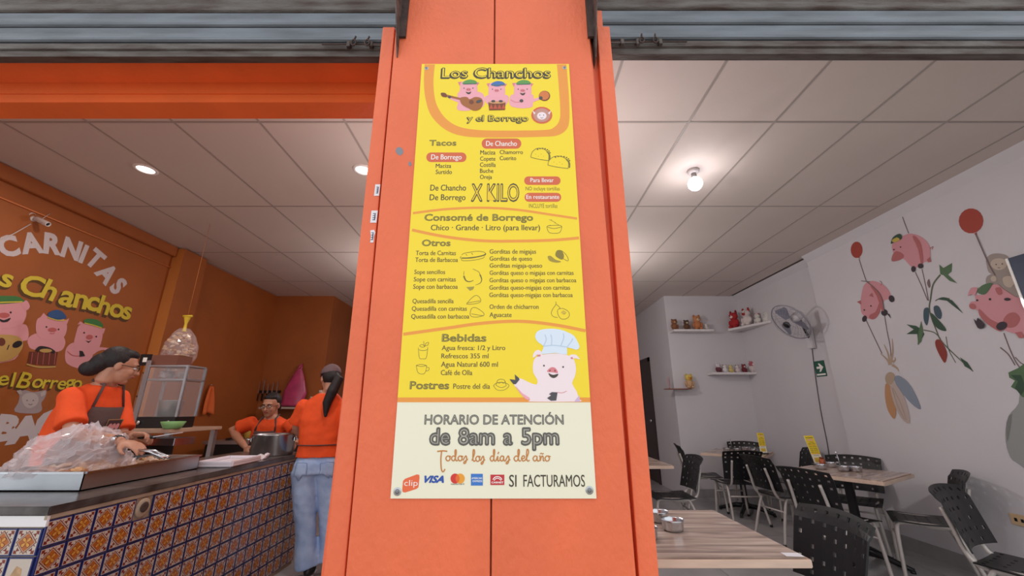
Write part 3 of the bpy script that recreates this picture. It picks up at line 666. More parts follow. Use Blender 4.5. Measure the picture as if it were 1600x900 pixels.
def capfix(a): return [(c, x, y, h * (1.36 if c in 'oscanregru' else 1)) for c, x, y, h in a]
angle_spell(capfix(los), (0, 300, 3.46), .025, 1.06)
angle_spell(capfix([('e', 22, 290, 72), ('l', 92, 283, 95), ('B', 176, 290, 104), ('o', 262, 310, 66), ('r', 325, 315, 64), ('r', 378, 317, 62), ('e', 432, 322, 62), ('g', 485, 332, 84 / 1.2), ('o', 542, 318, 60)]), (0, 530, 4.5), .012, 1.0)
pr.build('painted_yellow_letters', wl)
# three painted pigs with their instruments
pr = Print(lw, (1, 0, 0), .0012, (0, 380, 2.645))
def mpig(name, fn):
    global pr
    pr = Print(lw, (1, 0, 0), .0012, (0, 380, 2.645)); fn(); pr.build(name, wl)
def p1():
    pr.poly([(-60, 300), (0, 345), (60, 340), (105, 336), (118, 370), (112, 400), (90, 410), (60, 480), (-60, 480)], MP, 1, 4)
    pr.poly([(-60, 250), (0, 235), (90, 240), (106, 270), (104, 310), (70, 345), (-60, 350)], MP, 2, 4); pr.poly([(88, 248), (108, 236), (122, 262), (104, 278)], MP, 3, 3)
    pr.poly([(-50, 222), (60, 218), (92, 232), (90, 244), (-50, 252)], MG, 4, 2); pr.line([(-50, 246), (90, 242)], 5, MY, 5, 0)
    pr.ell(14, 298, 24, 11, MPd, 4); pr.poly([(-5, 312), (14, 318), (42, 308), (30, 324), (5, 326)], MK, 4, 3); pr.ell(42, 286, 4, 4, MK, 4)
    pr.poly([(-60, 390), (20, 378), (70, 386), (92, 412), (80, 450), (40, 482), (-20, 492), (-60, 490)], MT, 5, 4); pr.ell(3, 408, 16, 17, MR, 6); pr.ell(68, 418, 22, 13, MK, 6, -25); pr.line([(34, 420), (26, 440)], 4, MK, 6, 0)
def p2():
    pr.poly([(160, 370), (118, 390), (116, 420), (140, 440), (240, 448), (268, 420), (264, 390), (240, 370)], MP, 1, 4)
    pr.poly([(148, 330), (160, 308), (200, 300), (250, 306), (274, 330), (272, 370), (250, 395), (180, 398), (150, 372)], MP, 2, 4); pr.poly([(160, 312), (178, 288), (192, 302)], MP, 3); pr.poly([(262, 322), (284, 310), (276, 334)], MP, 3)
    pr.ell(232, 298, 37, 18, MB_, 4, 8); pr.poly([(196, 304), (212, 280), (240, 276), (262, 290), (268, 312)], MB_, 5, 3); pr.line([(194, 306), (232, 318), (268, 318)], 4, MY, 6)
    pr.ell(214, 358, 18, 9, MPd, 4); pr.ell(190, 346, 3.5, 3.5, MK, 4); pr.ell(240, 356, 3.5, 3.5, MK, 4); pr.line([(204, 372), (216, 374), (224, 370)], 3, MPd, 4)
    pr.poly([(120, 448), (238, 450), (228, 508), (110, 498)], MR, 3); pr.line([(108, 500), (160, 512), (228, 510)], 7, MT, 4); pr.line([(148, 446), (164, 432), (200, 438), (222, 452)], 14, MK, 5); pr.ell(186, 444, 26, 8, MT, 6)
    for k in range(5): pr.line([(132 + k * 24, 452), (126 + k * 24, 502)], 2.5, MPd, 4, 0)
def p3():
    pr.poly([(310, 410), (276, 430), (268, 470), (280, 500), (330, 518), (378, 508), (384, 460), (430, 440), (436, 462), (470, 440), (420, 430), (370, 430)], MP, 1, 4)
    pr.poly([(314, 370), (326, 340), (360, 330), (410, 344), (424, 372), (410, 430), (380, 462), (320, 460), (304, 420)], MP, 2, 4); pr.poly([(318, 336), (330, 322), (346, 334)], MP, 3); pr.poly([(414, 352), (434, 352), (426, 376)], MP, 3)
    pr.poly([(346, 330), (354, 312), (400, 316), (422, 336), (418, 348)], MG, 5, 2); pr.line([(346, 330), (380, 338), (418, 350)], 4, MY, 6)
    pr.ell(368, 388, 14, 10, MPd, 4); pr.poly([(352, 402), (364, 406), (378, 400), (364, 412)], MK, 4); pr.ell(346, 370, 3.5, 3.5, MK, 4); pr.ell(396, 386, 3.5, 3.5, MK, 4)
    pr.line([(276, 446), (300, 464), (336, 466)], 3, MPd, 3); pr.poly([(326, 444), (340, 446), (350, 466), (328, 470)], MK, 4)
def sheep():
    pr.poly([(72, 612), (100, 606), (140, 616), (190, 608), (184, 640), (170, 660), (172, 690), (140, 704), (60, 696), (74, 660), (80, 632)], MGr, 1, 3)
    pr.poly([(88, 640), (104, 622), (140, 620), (158, 640), (150, 668), (122, 682), (98, 670)], MGl, 2, 4); pr.poly([(66, 610), (84, 606), (92, 626), (76, 624)], MGl, 3); pr.poly([(164, 620), (188, 606), (186, 626), (168, 636)], MGl, 3)
    pr.ell(110, 650, 3, 2, MR, 3); pr.ell(136, 650, 3, 2, MR, 3); pr.line([(116, 664), (124, 668), (132, 664)], 2, MR, 3)
mpig('painted_guitar_pig', p1); mpig('painted_drum_pig', p2); mpig('painted_singing_pig', p3); mpig('painted_sheep', sheep)
# ---------------------------------------------------------------- mural on the white right wall
WP = flat_m('r_pink', 'D6959B'); WPd = flat_m('r_pink_dark', 'B86A6A'); WR = flat_m('r_balloon', 'A84436'); WS = flat_m('r_string', '7A6866'); WK = flat_m('r_hoof', '3A2E36'); WG = flat_m('r_leaf', '54724E'); WG2 = flat_m('r_leaf_dark', '35503C')
WC = flat_m('r_chili', '8E3428'); WB = flat_m('r_pepper', '3E5560'); WT = flat_m('r_husk', 'B49C84'); WO = flat_m('r_carrot', 'C09066'); WBl = flat_m('r_blue_husk', '8A93A2'); WW = flat_m('r_wool', 'A0948C'); WF = flat_m('r_face', 'C4B4A4'); WV = flat_m('r_vase', '9A9C9A'); WHu = flat_m('r_pale_husk', 'C0AEA6')
def rw(x, y): return atX(x, y, XR)
CR1 = (1300, 310, 2.5)
def rm(name, fn, crop=CR1):
    global pr
    pr = Print(rw, (-1, 0, 0), .0012, crop); fn(); pr.build(name, wr)
def b1():
    pr.ell(97, 201, 23, 32, WR, 2); pr.poly([(100, 230), (112, 236), (106, 226)], WR, 2); pr.line([(106, 236), (120, 280), (134, 322)], 3.5, WS, 1)
    pr.poly([(128, 336), (160, 322), (205, 340), (228, 370), (226, 392), (205, 400), (190, 440), (170, 470), (145, 470), (118, 450), (112, 415), (116, 375)], WP, 2, 4)
    pr.poly([(150, 340), (185, 370), (205, 430), (195, 436), (175, 380)], WPd, 3, 3); pr.poly([(186, 408), (190, 440), (168, 470), (148, 468), (150, 454), (172, 442)], WPd, 3, 3)
    pr.poly([(98, 404), (114, 398), (116, 416)], WPd, 3); pr.poly([(146, 380), (158, 368), (164, 386)], WPd, 4)
    pr.ell(234, 392, 11, 14, WK, 3, -20); pr.ell(128, 470, 9, 13, WK, 3, 20); pr.ell(206, 446, 13, 13, WK, 3); pr.poly([(214, 448), (226, 452), (232, 470)], WK, 3)
    pr.ell(128, 436, 3, 3, WK, 5); pr.ell(154, 420, 3, 3, WK, 5); pr.line([(188, 322), (196, 330), (192, 340)], 2.5, WPd, 3)
    pr.line([(116, 322), (150, 326)], 3, WS, 5, 0); pr.line([(134, 322), (190, 374), (206, 440)], 3, WS, 5)
def b1s():
    pr.line([(134, 476), (168, 548), (196, 606)], 3.5, WS, 1); pr.line([(206, 456), (216, 520), (228, 580), (232, 640)], 3.5, WS, 1)
    for a, b in (((228, 650), (190, 606)), ((228, 650), (236, 548)), ((226, 650), (204, 570)), ((236, 650), (262, 676)), ((238, 640), (246, 620))): pr.line([a, ((a[0] + b[0]) / 2 + 6, (a[1] + b[1]) / 2), b], 11, WT, 2, 5, .8)
    pr.poly([(212, 690), (228, 678), (246, 690), (240, 720), (222, 728), (210, 712)], WT, 3, 3)
    pr.poly([(210, 726), (226, 730), (246, 780), (252, 830), (244, 862), (220, 830), (208, 776)], WO, 2, 3)
    pr.poly([(228, 726), (246, 720), (280, 770), (300, 830), (304, 880), (270, 856), (240, 790)], WHu, 3, 3); pr.line([(240, 740), (270, 800), (292, 866)], 2.5, WT, 4); pr.line([(236, 740), (258, 810), (284, 862)], 2.5, WT, 4)
    pr.poly([(244, 706), (262, 692), (300, 720), (330, 770), (348, 824), (310, 800), (268, 750)], WBl, 4, 3)
def b2():
    pr.line([(276, 72), (288, 106), (300, 136)], 3.5, WS, 1)
    pr.poly([(236, 200), (238, 176), (262, 158), (300, 138), (345, 148), (380, 180), (386, 220), (382, 244), (360, 250), (335, 268), (312, 268), (280, 236), (254, 232)], WP, 2, 4)
    pr.poly([(236, 246), (238, 222), (252, 206), (274, 214), (282, 226), (268, 240)], WPd, 4, 3); pr.poly([(330, 150), (350, 180), (358, 238), (350, 262), (338, 200), (316, 150)], WPd, 3, 3)
    pr.poly([(232, 178), (240, 152), (266, 138), (276, 156), (254, 166)], WG2, 5, 3); pr.poly([(236, 164), (256, 152), (268, 162), (246, 172)], flat_m('r_flower', 'C8B050'), 6, 2); pr.ell(244, 200, 3, 3, WK, 5); pr.ell(270, 190, 3, 3, WK, 5)
    pr.ell(320, 276, 9, 12, WK, 4); pr.ell(348, 264, 11, 10, WK, 4); pr.poly([(372, 240), (384, 228), (390, 248), (378, 250)], WPd, 4); pr.line([(384, 196), (396, 188), (392, 200)], 2.5, WPd, 3)
def b2s():
    pr.line([(326, 288), (350, 340), (374, 398)], 3.5, WS, 1); pr.line([(352, 276), (364, 330), (378, 400)], 3.5, WS, 1)
    st = flat_m('r_stem', '5E6650')
    pr.line([(424, 298), (396, 336), (386, 390), (382, 440), (410, 520), (430, 560), (490, 620), (552, 676)], 7, st, 1, 6, .5)
    pr.line([(358, 514), (400, 524), (424, 548)], 4, st, 1); pr.line([(404, 400), (430, 388), (460, 392)], 4, st, 1); pr.line([(446, 540), (456, 590), (484, 642)], 3, st, 1)
    pr.poly([(424, 296), (420, 258), (436, 272), (470, 252), (468, 286), (454, 298), (490, 332), (460, 322), (436, 300)], WG, 2)
    pr.poly([(410, 394), (440, 386), (470, 398), (490, 420), (514, 450), (480, 424), (450, 400)], WG2, 2)
    pr.poly([(372, 330), (380, 314), (386, 340), (380, 350)], WS, 2, 2)
    pr.poly([(362, 430), (378, 428), (380, 460), (372, 496), (360, 478), (358, 448)], WB, 2, 3); pr.poly([(398, 424), (416, 420), (430, 448), (424, 472), (404, 456)], WB, 2, 3)
    pr.poly([(386, 450), (400, 456), (440, 500), (446, 518), (420, 512), (398, 490)], WG2, 2, 3)
    pr.poly([(292, 492), (330, 498), (352, 512), (362, 530), (338, 574), (334, 530), (292, 530), (320, 512)], WG2, 2); pr.poly([(340, 520), (350, 478), (358, 520), (350, 560), (336, 572)], WG, 3)
    pr.poly([(404, 560), (414, 550), (430, 560), (450, 600), (448, 630), (440, 642), (424, 618), (408, 584)], WC, 2, 3)
    pr.poly([(500, 620), (530, 640), (552, 674), (520, 656)], WG2, 2)
def b3():
    pr.ell(544, 88, 48, 49, WR, 2); pr.poly([(556, 138), (568, 146), (566, 132)], WR, 2); pr.line([(564, 140), (590, 200), (618, 262), (640, 300)], 5, WS, 5)
    pr.poly([(606, 262), (604, 236), (624, 218), (660, 216), (692, 230), (700, 262), (690, 288), (650, 300), (616, 290)], WW, 3, 4); pr.poly([(622, 262), (630, 240), (660, 234), (684, 246), (680, 270), (650, 280)], WF, 4, 4)
    pr.poly([(604, 310), (622, 296), (660, 288), (710, 288), (744, 320), (748, 372), (700, 388), (640, 372), (606, 340)], WW, 2, 4); pr.poly([(670, 310), (700, 304), (716, 326), (700, 348), (676, 338)], WF, 4, 4); pr.ell(634, 314, 12, 11, WF, 4)
    pr.ell(644, 258, 2.5, 2.5, WK, 5); pr.ell(668, 256, 2.5, 2.5, WK, 5); pr.line([(650, 270), (660, 272)], 2, WK, 5, 0)
    pr.poly([(540, 424), (546, 404), (566, 400), (562, 378), (590, 376), (620, 342), (650, 336), (668, 350), (720, 384), (760, 400), (790, 470), (786, 530), (740, 532), (690, 520), (640, 500), (596, 470), (576, 440)], WP, 6, 3)
    pr.poly([(580, 432), (620, 470), (670, 496), (660, 520), (610, 490), (580, 456)], WPd, 7, 3); pr.poly([(672, 480), (690, 452), (720, 446), (740, 470), (722, 500), (690, 504)], WPd, 7, 3)
    pr.poly([(534, 382), (546, 350), (572, 350), (562, 378), (548, 374)], WP, 7, 2); pr.poly([(572, 366), (590, 340), (628, 330), (622, 352), (600, 376)], WG, 8, 3); pr.poly([(642, 352), (662, 348), (670, 372), (654, 376)], WPd, 8, 3)
    pr.ell(554, 422, 14, 11, WPd, 8, 20); pr.ell(572, 398, 4, 4, WK, 9); pr.ell(622, 394, 4.5, 4.5, WK, 9)
    pr.poly([(558, 470), (570, 480), (574, 466), (602, 492), (594, 508), (574, 506)], WK, 9, 2); pr.ell(668, 498, 22, 16, WK, 9, -20); pr.ell(690, 394, 13, 6, WK, 9); pr.poly([(720, 524), (744, 520), (760, 544), (736, 546)], WPd, 9)
def b3s():
    pr.line([(672, 526), (696, 590), (720, 640), (740, 668)], 5, WS, 1); pr.line([(658, 582), (690, 610), (716, 652)], 5, WS, 1); pr.line([(716, 620), (740, 644), (760, 650)], 4, WS, 1)
    pr.poly([(690, 680), (726, 664), (760, 640), (800, 640), (800, 780), (744, 776), (724, 750), (700, 736), (716, 712), (694, 700)], WG, 2); pr.poly([(700, 690), (740, 690), (760, 740), (740, 770), (716, 740), (728, 716)], WG2, 3)
def vase():
    pr.poly([(1600, 590), (1592, 630), (1576, 650), (1571, 680), (1576, 708), (1590, 724), (1640, 740), (1660, 600)], WV, 1, 3); pr.poly([(1573, 660), (1582, 646), (1578, 676), (1574, 690)], flat_m('r_vase_dark', '7E807C'), 2, 2)
rm('painted_balloon_pig', b1); rm('painted_carrot_bunch', b1s); rm('painted_hanging_pig', b2); rm('painted_chili_bunch', b2s); rm('painted_flying_pig_and_sheep', b3); rm('painted_leaves', b3s); rm('painted_vase', vase, (0, 0, 1))
# dark blue and white panel at the edge of the frame
p0 = rw(1584, 404); p1_ = rw(1600, 470)
a = MB().box(XR - .05, XR - .001, p0.y - .5, p0.y, p1_.z - .1, p0.z, mat('panel_blue', '26344E', .4)).build('framed_panel')
MB().box(XR - .055, XR - .002, p0.y - .004, p0.y + .012, p1_.z - .1, p0.z, WHT).build('frame_edge', a)
tag(a, 'dark blue panel with white edge hanging at the right end of the white wall', 'panel')
# ---------------------------------------------------------------- dining room on the right: tables, chairs, bowls
def wood_mat():
    m = bpy.data.materials.new('table_wood_laminate'); m.use_nodes = True; nt = m.node_tree; b = nt.nodes['Principled BSDF']
    b.inputs['Roughness'].default_value = .2
    tc = nt.nodes.new('ShaderNodeTexCoord'); mp = nt.nodes.new('ShaderNodeMapping'); nt.links.new(tc.outputs['Object'], mp.inputs[0]); mp.inputs['Scale'].default_value = (1.2, 12, 1)
    n = nt.nodes.new('ShaderNodeTexNoise'); n.inputs['Scale'].default_value = 2.2; n.inputs['Detail'].default_value = 8; n.inputs['Distortion'].default_value = .6; nt.links.new(mp.outputs[0], n.inputs[0])
    cr = nt.nodes.new('ShaderNodeValToRGB'); nt.links.new(n.outputs[0], cr.inputs[0])
    e = cr.color_ramp.elements; e[0].position = .3; e[0].color = lin('857068'); e[1].position = .7; e[1].color = lin('D0BAAC'); e.new(.5).color = lin('B09A8C')
    nt.links.new(cr.outputs[0], b.inputs['Base Color']); return m
WOOD = wood_mat(); WEDGE = mat('pale_wood_edge', 'DCC0AC', .4, var=.15, vscale=6, stretch=(1, 8, 8))
def table(x, y, rz, wx, wy, label):
    t = empty('dining_table', (x, y, 0), rz, label, 'table', 'wood-topped tables of the right room')
    MB().box(-wx / 2, wx / 2, -wy / 2, wy / 2, .715, .75, WOOD, bev=.012).build('tabletop', t)
    a = MB()
    for s in (-1, 1):
        a.box(-wx / 2 - .003, wx / 2 + .003, s * wy / 2 - .004, s * wy / 2 + .004, .713, .744, WEDGE, bev=.0035); a.box(s * wx / 2 - .004, s * wx / 2 + .004, -wy / 2, wy / 2, .713, .744, WEDGE, bev=.0035)
    a.build('edge_band', t)
    MB().box(-.2, .2, -.2, .2, .70, .715, BLACKM, bev=.004).build('mounting_plate', t)
    MB().lathe([(.001, .06), (.045, .06), (.04, .09), (.038, .68), (.06, .70), (.001, .70)], BLACKM, n=18).build('column', t)
    for k in range(4):
        a_ = k * math.pi / 2; c, s = math.cos(a_), math.sin(a_)
        o = MB().tube([(0, 0, .09), (c * .12, s * .12, .085), (c * .25, s * .25, .045), (c * .33, s * .33, .022)], [.035, .03, .024, .018], BLACKM, 8).build('foot', t)
        MB().lathe([(.001, 0), (.02, 0), (.018, .02), (.001, .02)], BLACKM, (c * .32, s * .32, 0), 10).build('glide', o)
    return t
def plate_with_holes(W, D, cols, rows, hole, warp, cut=None):
    """perforated moulded shell: square holes in a grid; warp maps (u,v) to space"""
    def cuts(L, n, h):
        pitch = L / (n + .0); xs = [-L / 2]
        for k in range(n):
            c = -L / 2 + pitch * (k + .5); xs += [c - h / 2, c + h / 2]
        return xs + [L / 2]
    xs = cuts(W, cols, hole); ys = cuts(D, rows, hole)
    vs = [warp(x, y) for y in ys for x in xs]; n = len(xs); fs = []
    for j in range(len(ys) - 1):
        for i in range(n - 1):
            if i % 2 == 1 and j % 2 == 1 and not (cut and cut(i // 2, j // 2)): continue
            fs.append((j * n + i, j * n + i + 1, (j + 1) * n + i + 1, (j + 1) * n + i))
    bm = bmesh.new(); V = [bm.verts.new(v) for v in vs]
    for f in fs: bm.faces.new([V[i] for i in f])
    bmesh.ops.recalc_face_normals(bm, faces=bm.faces[:])
    bmesh.ops.solidify(bm, geom=bm.faces[:], thickness=.008)
    o = ([v.co.copy() for v in bm.verts], [[v.index for v in f.verts] for f in bm.faces]); bm.free(); return o
def backwarp(x, y):
    # y runs up the back, the shell wraps gently round the sitter and curls at the top
    w_ = 1 - .14 * max(0, y / .17) if y < 0 else 1
    z = .67 + y; yy = -.235 - (y + .17) * .27 + .9 * x * x - .9 * max(0, y - .09) ** 1.5
    return Vector((x * (1 + .05 * y / .17), yy, z - .35 * x * x * (1 if y > .1 else 0)))
def seatwarp(x, y):
    z = .445 - .05 * math.exp(-((y - .02) / .16) ** 2) * .25 + .5 * x * x * .25
    if y > .15: z -= (y - .15) ** 1.6 * 1.1
    return Vector((x * (1 + .06 * y / .2), y, z))
def make_chair():
    t = empty('dining_chair', (0, 0, 0), 0, 'x', 'chair')
    v, f = plate_with_holes(.42, .42, 6, 6, .017, seatwarp, lambda i, j: j in (1,) and i in (0, 5))
    MB().add(v, f, BLACKP).build('seat', t)
    v, f = plate_with_holes(.455, .34, 7, 6, .019, backwarp, lambda i, j: (j < 4 and i % 2 == 0 and j % 2 == 0) or (j == 3 and i in (1, 5)))
    MB().add(v, f, BLACKP).build('backrest', t)
    for s in (-1, 1):
        leg = MB().tube(smooth_pts([(s * .20, .21, 0), (s * .185, .20, .22), (s * .172, .185, .39), (s * .17, .15, .425), (s * .17, .05, .428)], 4), .014, GREYTUBE, 8).build('leg', t)
        MB().lathe([(.001, 0), (.017, 0), (.016, .025), (.001, .026)], BLACKM, (s * .20, .21, 0), 8).build('foot_cap', leg)
        leg = MB().tube(smooth_pts([(s * .17, .05, .428), (s * .17, -.11, .424), (s * .172, -.15, .40), (s * .188, -.21, .24), (s * .21, -.28, 0)], 4), .014, GREYTUBE, 8).build('leg', t)
        MB().lathe([(.001, 0), (.017, 0), (.016, .025), (.001, .026)], BLACKM, (s * .21, -.28, 0), 8).build('foot_cap', leg)
        MB().tube(smooth_pts([(s * .15, .02, .415), (s * .15, -.14, .412), (s * .15, -.215, .44), (s * .148, -.248, .50), (s * .145, -.270, .60), (s * .14, -.303, .72)], 4), .013, GREYTUBE, 8).build('back_post', t)
    MB().tube([(-.18, .19, .30), (.18, .19, .30)], .009, GREYTUBE, 8).build('crossbar', t)
    MB().tube([(-.185, -.185, .30), (.185, -.185, .30)], .009, GREYTUBE, 8).build('crossbar', t)
    return t
CH0 = make_chair(); used = [0]
def chair(x, y, fx, fy, label):
    o = CH0 if not used[0] else copy_tree(CH0); used[0] = 1
    o.location = (x, y, 0); o.rotation_euler = (0, 0, math.atan2(fy, fx) - math.pi / 2)
    o['label'] = label; o['group'] = 'perforated black chairs of the right room'; return o
TA = table(.62, 2.26, 0, 1.18, .80, 'long wood-topped table in the foreground, its end beside the orange pillar')
TB = table(3.20, 4.16, R(33), .78, .78, 'square wood-topped table by the right wall, turned cornerwise')
TC = table(3.12, 5.92, R(-40), .76, .76, 'square wood-topped table at the back white wall, turned cornerwise')
TD = table(1.32, 5.0, 0, .80, .80, 'wood-topped table mostly hidden behind the orange pillar')
chair(1.31, 2.24, -1, -.02, 'black perforated chair at the end of the foreground table, largest and nearest')
chair(2.80, 3.86, .95, .31, 'black perforated chair seen from behind, two grey posts showing, before the wall-side table')
chair(3.50, 4.50, -.73, -.68, 'black perforated chair whose back top shows above the bowls on the table by the wall')
chair(3.45, 3.76, -.80, .60, 'black perforated chair seen side-on, seat towards the table by the wall')
chair(3.03, 2.66, .47, -.88, 'black perforated chair at the right edge with its back leaning, seat turned out of frame')
chair(2.84, 5.55, .05, 1, 'black perforated chair with its back to us before the rear table')
chair(2.97, 4.78, .93, .12, 'black perforated chair between the rear table and the table by the wall, facing right')
chair(2.70, 6.12, .97, -.25, 'black perforated chair left of the rear table, seat facing it')
chair(3.46, 6.36, -.5, -.86, 'black perforated chair behind the rear table, only its back top showing')
chair(1.70, 4.74, -1, .05, 'black perforated chair at far left, its back showing next to the pillar edge')
chair(3.60, 5.66, -.9, .25, 'black perforated chair right of the rear table, half hidden behind the yellow menu stand')
# bowls of stainless steel
SALSA = [mat('red_salsa', '8E2A18', .35), mat('green_salsa', '5E7A32', .35), mat('chopped_onion', 'D8CFC4', .5), mat('lime_green', '7A9A3A', .5)]
def bowl_mesh(r, h): return [(r * .8, .001), (r * .86, .0), (r * .97, h * .3), (r, h * .8), (r * 1.06, h), (r * 1.04, h + .002), (r * .97, h * .9), (r * .92, h * .3), (r * .8, .006), (.0005, .006)]
def bowl(loc, r, h, k, label, grp):
    t = empty('steel_bowl', loc, 0, label, 'bowl', grp)
    MB().lathe([(.0005, 0)] + bowl_mesh(r, h), STEEL, n=24).build('bowl_wall', t)
    MB().lathe([(r * .96, h * .62), (r * .5, h * .68), (.0005, h * .7)], SALSA[k % 4], n=16).build('filling', t); return t
def bowls(T, pts, r, h, grp, labs):
    for k, ((px, py), lb) in enumerate(zip(pts, labs)):
        p = atZ(px, py, .7505); bowl((p.x, p.y, .751), r, h, k, lb, grp)
bowls(TA, [(1052, 829), (1029, 815), (1010, 842)], .052, .05, 'bowls on the foreground table', ['stainless bowl on the foreground table, the whole one nearest its middle', 'stainless bowl on the foreground table, the farther one cut by the pillar edge', 'stainless bowl on the foreground table, almost wholly behind the pillar edge'])
bowls(TB, [(1283, 733), (1299, 730), (1319, 736), (1338, 737)], .05, .045, 'bowls on the table by the wall', ['leftmost of four stainless bowls below the leaning menu card', 'second from left of four stainless bowls on the table by the right wall', 'stainless bowl with a spoon, third from left on the table by the right wall', 'rightmost of four stainless bowls on the table by the right wall'])
bowls(TC, [(1136, 705.5), (1152, 706), (1166, 704), (1178, 707)], .048, .045, 'bowls on the rear table', ['leftmost stainless bowl on the rear table', 'second from left stainless bowl on the rear table', 'third from left stainless bowl on the rear table', 'stainless bowl on the rear table closest to the menu stand'])
p = atZ(1315, 735, .75)
t = empty('spoon', (p.x, p.y, .77), 0, 'steel spoon standing up in a bowl on the table by the wall', 'spoon')
MB().tube([(0, 0, 0), (-.02, -.01, .13)], .004, STEEL, 6).build('handle', t); MB().ball((-.023, -.01, .14), (.013, .006, .018), STEEL, 8).build('spoon_end', t)
p = atZ(1144, 706, .75)
t = empty('spoon', (p.x, p.y, .78), 0, 'slim steel spoon standing up in a bowl on the rear table', 'spoon')
MB().tube([(0, 0, 0), (0, 0, .14)], .004, STEEL, 6).build('handle', t)
# menu stands
def menu(px, py, Wd, H, rz, lean, label, base=.751):
    p = atZ(px, py, base); t = empty('menu_stand', (p.x, p.y, base), rz, label, 'menu', 'yellow table menus')
    M = Matrix.Rotation(R(lean), 4, 'Y') if False else Matrix.Rotation(R(lean), 4, 'X')
    MB().box(-Wd / 2, Wd / 2, 0, .004, .012, H, CRM, M=M).build('card', t)
    MB().box(-Wd / 2 - .006, Wd / 2 + .006, -.03, .06, 0, .012, mat('stand_black', '2A2628', .4), bev=.003).build('foot', t)
    def pj(x, y): return M @ Vector(((x - .5) * Wd, -.0005, H - y * (H - .012)))
    q = Print(pj, M.to_3x3() @ Vector((0, -1, 0)), .0006)
    q.poly([(0, 0), (1, 0), (1, .66), (0, .66)], YEL, 0); q.poly([(.15, .78), (.85, .78), (.85, .93), (.15, .93)], cm('order_box', 'E8C23A'), 0)
    q.text('Los Chanchos', .12, .88, .09, .05, DRK, 1, .03); q.text('y el Borrego', .3, .75, .25, .215, DRK, 1, .02)
    for k in range(3): q.ell(.3 + k * .2, .155, .075, .035, PNK, 1, n=8)
    for y0, ts in ((.31, ('Tacos', 'X KILO')), (.40, ('De Chancho', 'De Borrego')), (.47, ('Otros', 'Gorditas')), (.53, ('Sope', 'Quesadilla')), (.60, ('Bebidas', 'Postres'))):
        q.text(ts[0], .1, .42, y0, y0 - .035, DRK, 1, .02); q.text(ts[1], .5, .9, y0, y0 - .035, DRK, 1, .02)
    q.line([(.05, .34), (.5, .33), (.95, .35)], .012, ORB, 1); q.line([(.05, .645), (.95, .645)], .02, ORB, 1)
    q.text('HORARIO', .2, .8, .715, .69, DG, 1, .02); q.build('print', t); return t
menu(1282, 727, .125, .30, R(14), -14, 'yellow menu card leaning in a stand on the table by the right wall')
menu(1194, 709, .085, .26, R(-4), -4, 'narrow yellow menu card in a stand on the rear table')
p = atZ(1272, 727, .75)
t = empty('salsa_bottle', (p.x + .03, p.y - .09, .751), 0, 'small jar with orange label in front of the leaning yellow menu card', 'jar')
MB().lathe([(.001, 0), (.025, 0), (.027, .01), (.027, .06), (.018, .075), (.001, .076)], mat('jar_orange', 'B0542A', .3), n=14).build('jar_body', t); MB().lathe([(.001, .075), (.02, .075), (.02, .09), (.001, .09)], DBRN, n=12).build('lid', t)
# white label stuck on the foreground table
p = atZ(1238, 867, .7505)
o = MB().box(-.035, .035, -.022, .022, .0008, .0016, stw, M=Matrix.Translation(p) @ Matrix.Rotation(R(-4), 4, 'Z')).build('table_sticker')
tag(o, 'small white rectangular sticker at the right end of the foreground table', 'sticker')
# wall shelves with toys, corner side
SHW = mat('shelf_white', 'E4DEDE', .5)
def shelf(name, x0, x1, y0, y1, z, th, m, label):
    o = MB().box(x0, x1, y0, y1, z - th, z, m, bev=.003).build(name); return tag(o, label, 'shelf', None)
z1 = EYE + 1.235; z3 = atY(1145, 581, 6.75).z
shelf('wall_shelf', atY(1050, 518, 6.75).x, atY(1112, 518, 6.75).x, 6.66, 6.865, atY(1080, 515, 6.7).z, .035, SHW, 'white wall shelf upper left, near the passage corner')
ZS1 = atY(1080, 515, 6.7).z; ZS3 = atY(1145, 582, 6.72).z
shelf('wall_shelf', atY(1111, 585, 6.72).x, atY(1181, 585, 6.72).x, 6.66, 6.865, ZS3, .035, SHW, 'white wall shelf lowest, on the back wall under the fan')
